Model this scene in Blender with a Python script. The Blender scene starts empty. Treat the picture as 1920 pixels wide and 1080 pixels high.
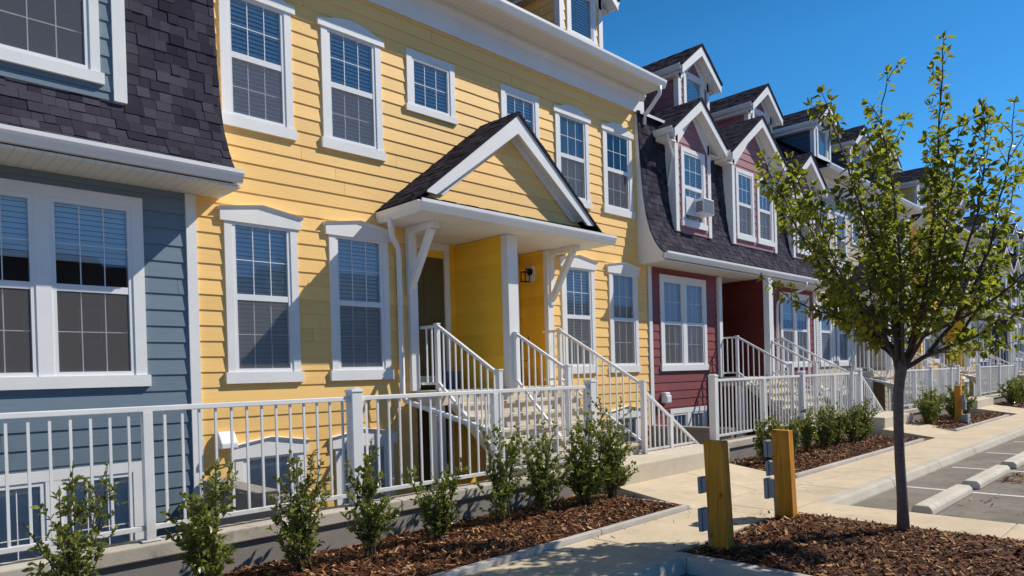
import bpy, math, random
from mathutils import Vector, Matrix
rnd = random.Random(11)
scene = bpy.context.scene
COL = scene.collection
PI = math.pi
WALLY = 8.0

# ------------------------------------------------------------------ materials
def new_mat(name):
    m = bpy.data.materials.new(name); m.use_nodes = True
    nt = m.node_tree; nt.nodes.clear()
    out = nt.nodes.new('ShaderNodeOutputMaterial')
    return m, nt, out

def N(nt, typ, **kw):
    n = nt.nodes.new(typ)
    for k, v in kw.items():
        if k in ('inp',):
            for a, b in v.items(): n.inputs[a].default_value = b
        else: setattr(n, k, v)
    return n

def coords(nt, scale=(1, 1, 1)):
    g = N(nt, 'ShaderNodeNewGeometry')
    mp = N(nt, 'ShaderNodeMapping'); mp.inputs['Scale'].default_value = scale
    nt.links.new(g.outputs['Position'], mp.inputs['Vector'])
    return mp.outputs['Vector']

def noise(nt, vec, scale, detail=4, rough=.55):
    n = N(nt, 'ShaderNodeTexNoise'); n.inputs['Scale'].default_value = scale
    n.inputs['Detail'].default_value = detail; n.inputs['Roughness'].default_value = rough
    nt.links.new(vec, n.inputs['Vector']); return n.outputs['Fac']

def mrange(nt, val, a, b, c, d):
    n = N(nt, 'ShaderNodeMapRange'); n.inputs[1].default_value = a; n.inputs[2].default_value = b
    n.inputs[3].default_value = c; n.inputs[4].default_value = d
    nt.links.new(val, n.inputs[0]); return n.outputs[0]

def mathn(nt, op, a, b):
    n = N(nt, 'ShaderNodeMath', operation=op)
    for i, x in enumerate((a, b)):
        if isinstance(x, (int, float)): n.inputs[i].default_value = x
        else: nt.links.new(x, n.inputs[i])
    return n.outputs[0]

def scale_col(nt, col, fac):
    """colour tuple/socket times a float socket"""
    n = N(nt, 'ShaderNodeVectorMath', operation='SCALE')
    if isinstance(col, tuple): n.inputs[0].default_value = col[:3]
    else: nt.links.new(col, n.inputs[0])
    nt.links.new(fac, n.inputs['Scale']); return n.outputs[0]

def attr(nt, name='var'):
    return N(nt, 'ShaderNodeAttribute', attribute_name=name).outputs['Fac']

def bump(nt, h, strength, dist=.01):
    n = N(nt, 'ShaderNodeBump'); n.inputs['Strength'].default_value = strength
    n.inputs['Distance'].default_value = dist
    nt.links.new(h, n.inputs['Height']); return n.outputs['Normal']

def principled(nt, out, rough=.6, spec=.4, metal=0):
    b = N(nt, 'ShaderNodeBsdfPrincipled')
    b.inputs['Roughness'].default_value = rough; b.inputs['Metallic'].default_value = metal
    b.inputs['Specular IOR Level'].default_value = spec
    nt.links.new(b.outputs[0], out.inputs[0]); return b

def mat_siding(name, col, varr=.14):
    m, nt, out = new_mat(name); b = principled(nt, out, .55, .3)
    v = coords(nt, (1.2, 1.2, 22)); n1 = noise(nt, v, 3, 5)
    v2 = coords(nt, (.5, .5, .5)); n2 = noise(nt, v2, 1.3, 4)
    f = mathn(nt, 'ADD', mrange(nt, n1, .2, .8, .95, 1.05), mrange(nt, n2, .2, .8, -.06, .06))
    f = mathn(nt, 'MULTIPLY', f, mrange(nt, attr(nt), 0, 1, 1 - varr / 2, 1 + varr / 2))
    # a little grime gathering low on the wall
    g = N(nt, 'ShaderNodeNewGeometry'); sp = N(nt, 'ShaderNodeSeparateXYZ'); nt.links.new(g.outputs['Position'], sp.inputs[0])
    n3 = noise(nt, coords(nt, (6, 6, .7)), 1.0, 5, .7)
    low = mathn(nt, 'MULTIPLY', mrange(nt, sp.outputs[2], .2, 1.7, .30, 0), mrange(nt, n3, .3, .7, .3, 1))
    streak = mrange(nt, n3, .58, .78, 0, .08)
    f = mathn(nt, 'MULTIPLY', f, mathn(nt, 'SUBTRACT', 1.0, mathn(nt, 'ADD', low, streak)))
    nt.links.new(scale_col(nt, col, f), b.inputs['Base Color'])
    nt.links.new(bump(nt, n1, .25, .006), b.inputs['Normal'])
    return m

def mat_paint(name, col, rough=.45, grain=0.0, dirt=.08, spec=.4):
    m, nt, out = new_mat(name); b = principled(nt, out, rough, spec)
    v = coords(nt); n1 = noise(nt, v, 2.1, 5); n2 = noise(nt, v, 35, 3)
    f = mathn(nt, 'ADD', mrange(nt, n1, .3, .75, 1 - dirt, 1.0), mrange(nt, n2, .2, .8, -.03, .02))
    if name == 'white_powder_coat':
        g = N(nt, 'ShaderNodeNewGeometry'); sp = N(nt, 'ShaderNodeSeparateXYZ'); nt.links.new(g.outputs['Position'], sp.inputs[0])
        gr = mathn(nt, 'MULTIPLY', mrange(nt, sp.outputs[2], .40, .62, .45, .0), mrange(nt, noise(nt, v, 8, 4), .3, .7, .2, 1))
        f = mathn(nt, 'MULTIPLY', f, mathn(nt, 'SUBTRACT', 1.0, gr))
    nt.links.new(scale_col(nt, col, f), b.inputs['Base Color'])
    if grain:
        v3 = coords(nt, (6, 6, 40)); n3 = noise(nt, v3, 2.5, 4)
        nt.links.new(bump(nt, n3, grain, .004), b.inputs['Normal'])
    return m

def mat_soffit(name, col):
    m, nt, out = new_mat(name); b = principled(nt, out, .5, .3)
    g = N(nt, 'ShaderNodeNewGeometry'); s = N(nt, 'ShaderNodeSeparateXYZ')
    nt.links.new(g.outputs['Position'], s.inputs[0])
    fr = mathn(nt, 'FRACT', mathn(nt, 'MULTIPLY', s.outputs[0], 9.5), 0)
    gr = mathn(nt, 'LESS_THAN', fr, .1)
    f = mrange(nt, gr, 0, 1, 1, .8)
    nt.links.new(scale_col(nt, col, f), b.inputs['Base Color'])
    return m

def mat_shingle(name, c0, c1):
    m, nt, out = new_mat(name); b = principled(nt, out, .95, .06)
    v = coords(nt); n1 = noise(nt, v, 160, 3); n2 = noise(nt, v, 1.1, 3)
    mx = N(nt, 'ShaderNodeMix', data_type='RGBA')
    mx.inputs['A'].default_value = c0; mx.inputs['B'].default_value = c1
    nt.links.new(attr(nt), mx.inputs['Factor'])
    f = mathn(nt, 'MULTIPLY', mrange(nt, n1, .2, .8, .6, 1.4), mrange(nt, n2, .3, .7, .85, 1.15))
    nt.links.new(scale_col(nt, mx.outputs['Result'], f), b.inputs['Base Color'])
    nt.links.new(bump(nt, n1, .5, .004), b.inputs['Normal'])
    return m

def mat_concrete(name, col, amp=.2, rough=.85, speck=.12, stain=.0, crack=0):
    m, nt, out = new_mat(name); b = principled(nt, out, rough, .25)
    v = coords(nt); n1 = noise(nt, v, 1.4, 6, .6); n2 = noise(nt, v, 70, 4, .7); n3 = noise(nt, v, 9, 5, .65)
    f = mathn(nt, 'ADD', mrange(nt, n1, .25, .75, 1 - amp, 1 + amp), mrange(nt, n2, .2, .8, -speck, speck))
    f = mathn(nt, 'ADD', f, mrange(nt, n3, .25, .75, -amp * .45, amp * .45))
    if stain:
        n4 = noise(nt, v, 4.0, 8, .75)
        f = mathn(nt, 'MULTIPLY', f, mrange(nt, n4, .56, .68, 1.0, 1 - stain))
    if crack:
        ds = N(nt, 'ShaderNodeVectorMath', operation='ADD'); nz = N(nt, 'ShaderNodeTexNoise'); nz.inputs['Scale'].default_value = 1.7; nz.inputs['Detail'].default_value = 6
        nt.links.new(v, nz.inputs['Vector']); nt.links.new(v, ds.inputs[0]); nt.links.new(nz.outputs['Color'], ds.inputs[1])
        vo = N(nt, 'ShaderNodeTexVoronoi', feature='DISTANCE_TO_EDGE'); vo.inputs['Scale'].default_value = .32; nt.links.new(ds.outputs[0], vo.inputs['Vector'])
        f = mathn(nt, 'MULTIPLY', f, mrange(nt, vo.outputs['Distance'], .0, .006, 1 - crack, 1))
        n5 = noise(nt, v, .9, 3, .5)
        f = mathn(nt, 'MULTIPLY', f, mrange(nt, n5, .60, .74, 1.0, 1 - crack * .6))
    nt.links.new(scale_col(nt, col, f), b.inputs['Base Color'])
    nt.links.new(bump(nt, n2, .35, .004), b.inputs['Normal'])
    return m

def mat_glass(name, base=.10, gain=1.5, tint=(.62, .78, .86, 1)):
    m, nt, out = new_mat(name)
    t = N(nt, 'ShaderNodeBsdfTransparent'); t.inputs[0].default_value = tint
    g = N(nt, 'ShaderNodeBsdfGlossy'); g.inputs[0].default_value = (.9, .95, 1, 1); g.inputs['Roughness'].default_value = .015
    v = coords(nt); nz = noise(nt, v, 1.6, 1)
    nt.links.new(bump(nt, nz, .05, .02), g.inputs['Normal'])
    fr = N(nt, 'ShaderNodeFresnel'); fr.inputs[0].default_value = 1.5
    f = mathn(nt, 'ADD', mathn(nt, 'MULTIPLY', fr.outputs[0], gain), base)
    mx = N(nt, 'ShaderNodeMixShader'); nt.links.new(f, mx.inputs[0])
    nt.links.new(t.outputs[0], mx.inputs[1]); nt.links.new(g.outputs[0], mx.inputs[2])
    nt.links.new(mx.outputs[0], out.inputs[0]); return m

def mat_screen(name):
    m, nt, out = new_mat(name)
    t = N(nt, 'ShaderNodeBsdfTransparent')
    d = N(nt, 'ShaderNodeBsdfDiffuse'); d.inputs[0].default_value = (.24, .23, .235, 1)
    mx = N(nt, 'ShaderNodeMixShader'); mx.inputs[0].default_value = .38
    nt.links.new(t.outputs[0], mx.inputs[1]); nt.links.new(d.outputs[0], mx.inputs[2])
    nt.links.new(mx.outputs[0], out.inputs[0]); return m

def mat_leaf(name, ca, cb, trans, tcol, rough=.38, spec=.5):
    m, nt, out = new_mat(name)
    b = N(nt, 'ShaderNodeBsdfPrincipled'); b.inputs['Roughness'].default_value = rough
    b.inputs['Specular IOR Level'].default_value = spec
    mx = N(nt, 'ShaderNodeMix', data_type='RGBA'); mx.inputs['A'].default_value = ca; mx.inputs['B'].default_value = cb
    a = attr(nt); nt.links.new(a, mx.inputs['Factor'])
    nt.links.new(mx.outputs['Result'], b.inputs['Base Color'])
    tr = N(nt, 'ShaderNodeBsdfTranslucent')
    nt.links.new(scale_col(nt, tcol, mrange(nt, a, 0, 1, .55, 1.2)), tr.inputs[0])
    ms = N(nt, 'ShaderNodeMixShader'); ms.inputs[0].default_value = trans
    nt.links.new(b.outputs[0], ms.inputs[1]); nt.links.new(tr.outputs[0], ms.inputs[2])
    nt.links.new(ms.outputs[0], out.inputs[0]); return m

def mat_chip(name):
    m, nt, out = new_mat(name); b = principled(nt, out, .8, .2)
    cr = N(nt, 'ShaderNodeValToRGB'); e = cr.color_ramp.elements
    e[0].position = 0; e[0].color = (.04, .018, .010, 1); e[1].position = 1; e[1].color = (.70, .46, .24, 1)
    for p, c in ((.35, (.14, .052, .024, 1)), (.7, (.31, .135, .057, 1)), (.9, (.48, .26, .115, 1))):
        x = e.new(p); x.color = c
    nt.links.new(attr(nt), cr.inputs[0])
    v = coords(nt); n1 = noise(nt, v, 120, 3)
    nt.links.new(scale_col(nt, cr.outputs[0], mrange(nt, n1, .2, .8, .7, 1.25)), b.inputs['Base Color'])
    return m

def mat_wood(name, c0, c1):
    m, nt, out = new_mat(name); b = principled(nt, out, .7, .25)
    v = coords(nt, (14, 14, .9)); n1 = noise(nt, v, 2.2, 6, .6); n2 = noise(nt, coords(nt), 3, 4)
    cr = N(nt, 'ShaderNodeMix', data_type='RGBA'); cr.inputs['A'].default_value = c0; cr.inputs['B'].default_value = c1
    nt.links.new(mrange(nt, n1, .3, .7, 0, 1), cr.inputs['Factor'])
    # knots
    vo = N(nt, 'ShaderNodeTexVoronoi'); vo.inputs['Scale'].default_value = 3.4
    nt.links.new(coords(nt, (1, 1, .8)), vo.inputs['Vector'])
    k = mrange(nt, vo.outputs['Distance'], .05, .11, .35, 1)
    f = mathn(nt, 'MULTIPLY', mrange(nt, n2, .3, .7, .8, 1.15), k)
    nt.links.new(scale_col(nt, cr.outputs['Result'], f), b.inputs['Base Color'])
    nt.links.new(bump(nt, n1, .3, .004), b.inputs['Normal'])
    return m

def mat_bark(name, c0, c1):
    m, nt, out = new_mat(name); b = principled(nt, out, .75, .3)
    v = coords(nt, (3, 3, 14)); n1 = noise(nt, v, 5, 5, .65)
    cr = N(nt, 'ShaderNodeMix', data_type='RGBA'); cr.inputs['A'].default_value = c0; cr.inputs['B'].default_value = c1
    nt.links.new(mrange(nt, n1, .3, .7, 0, 1), cr.inputs['Factor'])
    nt.links.new(cr.outputs['Result'], b.inputs['Base Color'])
    nt.links.new(bump(nt, n1, .4, .005), b.inputs['Normal'])
    return m

M = {}
M['blue'] = mat_siding('blue_siding', (.165, .225, .28))
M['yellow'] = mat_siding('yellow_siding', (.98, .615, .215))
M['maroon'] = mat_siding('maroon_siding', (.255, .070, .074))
M['maroon_lit'] = mat_siding('maroon_sunlit_siding', (.37, .165, .18))  # same maroon paint, lightened: sunlight on the dormers put into the colour
M['yporch_bounce'] = mat_siding('porch_bounce_siding', (.98, .57, .05))  # same yellow paint, with warm bounced light in the porch painted in
M['mporch_shade'] = mat_siding('maroon_shade_siding', (.13, .020, .015))  # same maroon paint, darkened: the recess shade is part of the colour
M['cream'] = mat_siding('cream_siding', (.62, .52, .40))
M['slate'] = mat_siding('slate_siding', (.075, .11, .15))
M['navy'] = mat_siding('navy_siding', (.055, .085, .16))
M['grey'] = mat_siding('grey_siding', (.30, .32, .38))
M['white'] = mat_paint('white_trim_paint', (.87, .865, .85), .5, .25, .09)
M['gutter'] = mat_paint('white_aluminium', (.86, .86, .85), .35, 0, .08)
M['vinyl'] = mat_paint('white_vinyl', (.82, .83, .84), .35, 0, .03)
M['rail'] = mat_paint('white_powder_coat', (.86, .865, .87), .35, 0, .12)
M['soffit'] = mat_soffit('soffit_panel', (.76, .74, .68))
M['blind'] = mat_paint('blind_slat', (.86, .88, .87), .5, 0, .04)
M['curtain'] = mat_paint('curtain_cloth', (.62, .60, .57), .9, 0, .15)
M['interior'] = mat_paint('dark_room', (.035, .032, .032), .9, 0, .2)
M['shingle'] = mat_shingle('asphalt_shingle', (.030, .027, .038, 1), (.072, .066, .086, 1))
M['roofdark'] = mat_shingle('roof_base', (.02, .018, .024, 1), (.05, .045, .055, 1))
M['glass'] = mat_glass('window_glass', .045, 1.2, (.98, .99, 1, 1))
M['screen'] = mat_screen('insect_screen')
M['door'] = mat_paint('dark_olive_door', (.115, .095, .042), .5, 0, .1)
M['doorred'] = mat_paint('dark_red_door', (.10, .02, .02), .5, 0, .1)
M['black'] = mat_paint('black_metal', (.012, .012, .014), .4, 0, .1)
M['metal'] = mat_paint('grey_pvc', (.30, .33, .37), .45, 0, .1)
M['bluebin'] = mat_paint('blue_plastic', (.02, .09, .22), .4)
M['walk'] = mat_concrete('pale_concrete', (.62, .51, .365), .14, .9, .07, .22, .25)
M['steps'] = mat_concrete('step_concrete', (.60, .53, .42), .10, .9, .06, .12)
M['kerb'] = mat_concrete('kerb_concrete', (.52, .475, .40), .14, .9, .07, .18)
M['stop'] = mat_concrete('stop_concrete', (.60, .55, .47), .16, .9, .08, .25)
M['parge'] = mat_concrete('parged_wall', (.27, .245, .23), .14, .95, .08, .12)
M['wallcap'] = mat_concrete('wall_cap', (.50, .455, .39), .18, .9, .10, .35)
M['parking'] = mat_concrete('parking_surface', (.215, .187, .155), .22, .9, .14, .35, .45)
M['line'] = mat_paint('line_paint', (.74, .72, .68), .8, 0, .3)
M['soil'] = mat_concrete('soil', (.10, .075, .05), .3, .95, .2)
M['mulchbase'] = mat_concrete('mulch_base', (.038, .02, .013), .4, .95, .3)
M['chip'] = mat_chip('bark_chip')
M['post'] = mat_wood('yellow_timber', (.42, .165, .012, 1), (.70, .335, .038, 1))
M['bark'] = mat_bark('tree_bark', (.11, .075, .065, 1), (.23, .165, .14, 1))
M['twig'] = mat_bark('twig_bark', (.07, .042, .035, 1), (.12, .08, .06, 1))
M['leaf'] = mat_leaf('tree_leaf', (.042, .062, .009, 1), (.165, .178, .028, 1), .44, (.45, .49, .04), .42, .35)
M['shrub'] = mat_leaf('shrub_leaf', (.045, .064, .014, 1), (.25, .275, .07, 1), .28, (.34, .40, .04), .34, .5)
M['edge'] = mat_concrete('edging', (.50, .47, .43), .15, .8, .06, .1)
M['flash'] = mat_paint('galvanised_flashing', (.30, .29, .32), .4, 0, .2)
M['red'] = mat_paint('red_car_paint', (.22, .01, .03), .25, 0, .05, .6)
M['tyre'] = mat_paint('tyre_rubber', (.02, .02, .02), .8)
M['grassfar'] = mat_concrete('dry_ground', (.16, .14, .09), .3, .95, .1)

# ------------------------------------------------------------------ mesh builder
class MB:
    def __init__(s): s.v = []; s.f = []; s.a = []
    def face(s, pts, var=.5):
        b = len(s.v); s.v += [tuple(p) for p in pts]; s.f.append(tuple(range(b, b + len(pts)))); s.a.append(var)
    def box(s, x0, x1, y0, y1, z0, z1, var=.5):
        b = len(s.v)
        s.v += [(x0, y0, z0), (x1, y0, z0), (x1, y1, z0), (x0, y1, z0), (x0, y0, z1), (x1, y0, z1), (x1, y1, z1), (x0, y1, z1)]
        for q in ((0, 3, 2, 1), (4, 5, 6, 7), (0, 1, 5, 4), (1, 2, 6, 5), (2, 3, 7, 6), (3, 0, 4, 7)):
            s.f.append(tuple(b + i for i in q)); s.a.append(var)
        return s
    def prism(s, poly, axis, a0, a1, var=.5):
        """extrude a 2-D polygon; axis 'x': poly is (y,z); 'y': (x,z); 'z': (x,y)"""
        def P(p, a): return (a, p[0], p[1]) if axis == 'x' else (p[0], a, p[1]) if axis == 'y' else (p[0], p[1], a)
        n = len(poly); b = len(s.v)
        s.v += [P(p, a0) for p in poly] + [P(p, a1) for p in poly]
        s.f.append(tuple(b + i for i in range(n))[::-1]); s.f.append(tuple(b + n + i for i in range(n)))
        for i in range(n):
            j = (i + 1) % n; s.f.append((b + i, b + j, b + n + j, b + n + i))
        s.a += [var] * (n + 2); return s
    def bar(s, p, q, w, h, up=(0, 0, 1), var=.5):
        p = Vector(p); q = Vector(q); d = (q - p).normalized(); u = Vector(up)
        sd = d.cross(u)
        if sd.length < 1e-4: sd = d.cross(Vector((0, 1, 0)))
        sd.normalize(); u2 = sd.cross(d).normalized(); b = len(s.v)
        for o in (p, q):
            for a, c in ((-1, -1), (1, -1), (1, 1), (-1, 1)): s.v.append(tuple(o + sd * (a * w / 2) + u2 * (c * h / 2)))
        for f in ((0, 1, 2, 3)[::-1], (4, 5, 6, 7), (0, 1, 5, 4), (1, 2, 6, 5), (2, 3, 7, 6), (3, 0, 4, 7)):
            s.f.append(tuple(b + i for i in f)); s.a.append(var)
        return s
    def tube(s, pts, rad, n=8, var=.5, cap=True):
        pts = [Vector(p) for p in pts]; rad = rad if isinstance(rad, (list, tuple)) else [rad] * len(pts)
        b0 = len(s.v); prev = None
        for i, p in enumerate(pts):
            d = (pts[min(i + 1, len(pts) - 1)] - pts[max(i - 1, 0)]).normalized()
            if prev is None:
                r = d.cross(Vector((0, 0, 1)))
                if r.length < 1e-3: r = d.cross(Vector((1, 0, 0)))
            else: r = prev - d * prev.dot(d)
            r.normalize(); prev = r; u = d.cross(r)
            for k in range(n):
                t = 2 * PI * k / n; s.v.append(tuple(p + (r * math.cos(t) + u * math.sin(t)) * rad[i]))
        for i in range(len(pts) - 1):
            for k in range(n):
                a = b0 + i * n + k; c = b0 + i * n + (k + 1) % n
                s.f.append((a, c, c + n, a + n)); s.a.append(var)
        if cap:
            s.f.append(tuple(b0 + k for k in range(n))[::-1]); s.a.append(var)
            e = b0 + (len(pts) - 1) * n; s.f.append(tuple(e + k for k in range(n))); s.a.append(var)
        return s
    def mesh(s, name, mat, smooth=False):
        me = bpy.data.meshes.new(name); me.from_pydata(s.v, [], s.f)
        at = me.attributes.new('var', 'FLOAT', 'FACE'); at.data.foreach_set('value', s.a)
        me.materials.append(mat)
        if smooth: me.polygons.foreach_set('use_smooth', [True] * len(me.polygons))
        me.update(); return me
    def build(s, name, mat, parent=None, bevel=0, smooth=False, loc=None):
        o = bpy.data.objects.new(name, s.mesh(name, mat, smooth)); COL.objects.link(o)
        if parent: o.parent = parent
        if loc: o.location = loc
        if bevel:
            b = o.modifiers.new('bevel', 'BEVEL'); b.width = bevel; b.segments = 2; b.limit_method = 'ANGLE'
        return o

def inst(name, me, parent=None, loc=(0, 0, 0)):
    o = bpy.data.objects.new(name, me); COL.objects.link(o); o.location = loc
    if parent: o.parent = parent
    return o
def thing(name, label, cat, loc=(0, 0, 0), group=None):
    o = bpy.data.objects.new(name, None); COL.objects.link(o); o.location = loc
    o.empty_display_size = .2
    return tag(o, label, cat, group)
def tag(o, label, cat, group=None, kind=None):
    o['label'] = label; o['category'] = cat
    if group: o['group'] = group
    if kind: o['kind'] = kind
    return o
def struct(o, kind='structure'):
    o['kind'] = kind; return o

# ------------------------------------------------------------------ lap siding
EXP = .175
def siding(mb, mp, u0, u1, zlo, zhi, holes=(), base=0.0, exp=EXP):
    """mp(u,z,off)->point. u0,u1 numbers or functions of z. holes: (ua,ub,za,zb)."""
    fl = u0 if callable(u0) else (lambda z: u0)
    fr = u1 if callable(u1) else (lambda z: u1)
    k0 = math.floor((zlo - base) / exp); z = base + k0 * exp
    while z < zhi - 1e-5:
        za, zb = max(z, zlo), min(z + exp, zhi); var = rnd.random(); jp = rnd.uniform(0, 3.66)
        cuts = sorted({za, zb} | {c for h in holes for c in (h[2], h[3]) if za < c < zb})
        off = lambda q: .003 + .013 * (1 - (q - z) / exp)
        for a, b in zip(cuts[:-1], cuts[1:]):
            hs = sorted([h for h in holes if h[2] < b - 1e-6 and h[3] > a + 1e-6])
            la, lb = fl(a), fl(b)
            segs = []; cur = None
            for h in hs:
                segs.append((cur, h[0])); cur = h[1]
            segs.append((cur, None))
            for s, e in segs:
                a0, b0 = (la, lb) if s is None else (s, s)
                a1, b1 = (fr(a), fr(b)) if e is None else (e, e)
                if a1 - a0 < 1e-4 and b1 - b0 < 1e-4: continue
                if a1 < a0 or b1 < b0 - 1e-6: continue
                js = [q for q in (jp + 3.66 * k for k in range(-3, 6)) if max(a0, b0) + .15 < q < min(a1, b1) - .15]
                p0, p1 = a0, b0
                for q in js + [None]:
                    e0, e1 = (a1, b1) if q is None else (q - .0015, q - .0015)
                    mb.face([mp(p0, a, off(a)), mp(e0, a, off(a)), mp(e1, b, off(b)), mp(p1, b, off(b))], min(1, max(0, var + (rnd.random() - .5) * .5)))
                    if q is not None: p0 = p1 = q + .0015
                if a == z: mb.face([mp(a0, a, .001), mp(a1, a, .001), mp(a1, a, off(a)), mp(a0, a, off(a))], var)
        z += exp
def fmap(y): return lambda u, z, o: (u, y - o, z)          # faces -Y
def lmap(x): return lambda u, z, o: (x - o, -u, z)         # faces -X   (u runs along -Y)
def rmap(x): return lambda u, z, o: (x + o, u, z)          # faces +X

# ------------------------------------------------------------------ shingles
def shingles(mb, prof, x0, x1, row=.115, clip=None):
    """prof: bottom-to-top polyline of (y,z); clip(s)->(x0,x1) optional"""
    L = [0]
    for a, b in zip(prof[:-1], prof[1:]): L.append(L[-1] + math.hypot(b[0] - a[0], b[1] - a[1]))
    def at(s):
        s = max(0, min(s, L[-1] - 1e-6))
        for i in range(len(L) - 1):
            if s <= L[i + 1]:
                t = (s - L[i]) / (L[i + 1] - L[i]); a, b = prof[i], prof[i + 1]
                dy, dz = b[0] - a[0], b[1] - a[1]; l = math.hypot(dy, dz)
                return a[0] + dy * t, a[1] + dz * t, -dz / l, dy / l
    s = 0
    while s < L[-1] - .02:
        s1 = min(s + row, L[-1]); y0, z0, ny, nz = at(s); y1, z1, my, mz = at(s1)
        X0, X1 = clip(s) if clip else (x0, x1)
        x = X0 - rnd.uniform(0, .15)
        while x < X1:
            w = rnd.uniform(.09, .185); xa, xb = max(x, X0), min(x + w - .003, X1); x += w
            if xb - xa < .01: continue
            o = rnd.choice((.008, .009, .012, .016)); var = rnd.random() ** 1.2
            A = (xa, y0 + ny * o, z0 + nz * o); B = (xb, y0 + ny * o, z0 + nz * o)
            C = (xb, y1 + my * (o - .005), z1 + mz * (o - .005)); D = (xa, y1 + my * (o - .005), z1 + mz * (o - .005))
            mb.face([A, B, C, D], var)
            E_ = (xa, y0 + ny * .001, z0 + nz * .001); F_ = (xb, y0 + ny * .001, z0 + nz * .001)
            mb.face([E_, F_, B, A], 0)
            mb.face([E_, A, D, (xa, y1, z1)], 0); mb.face([F_, (xb, y1, z1), C, B], 0)
        s += row
    # underlay just below the tabs
    for i in range(len(prof) - 1):
        a, b = prof[i], prof[i + 1]
        if clip: p0, p1 = clip(L[i]), clip(L[i + 1])
        else: p0 = p1 = (x0, x1)
        mb.face([(p0[0], a[0], a[1]), (p0[1], a[0], a[1]), (p1[1], b[0], b[1]), (p1[0], b[0], b[1])], 0)

def slope_shingles(mb, xe, ze, xr, zr, y0, y1, row=.14):
    """one side of a small gable roof: eave (xe,ze) to ridge (xr,zr), running y0..y1. built by swapping axes"""
    t = MB(); sg = 1 if xr > xe else -1
    shingles(t, [(xe * sg, ze), (xr * sg, zr)], y0, y1, row)
    for f, a in zip(t.f, t.a):
        pts = [t.v[i] for i in f]; pts = [(p[1] * sg, p[0], p[2]) for p in pts]
        mb.face(pts if sg < 0 else pts[::-1], a)

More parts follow.
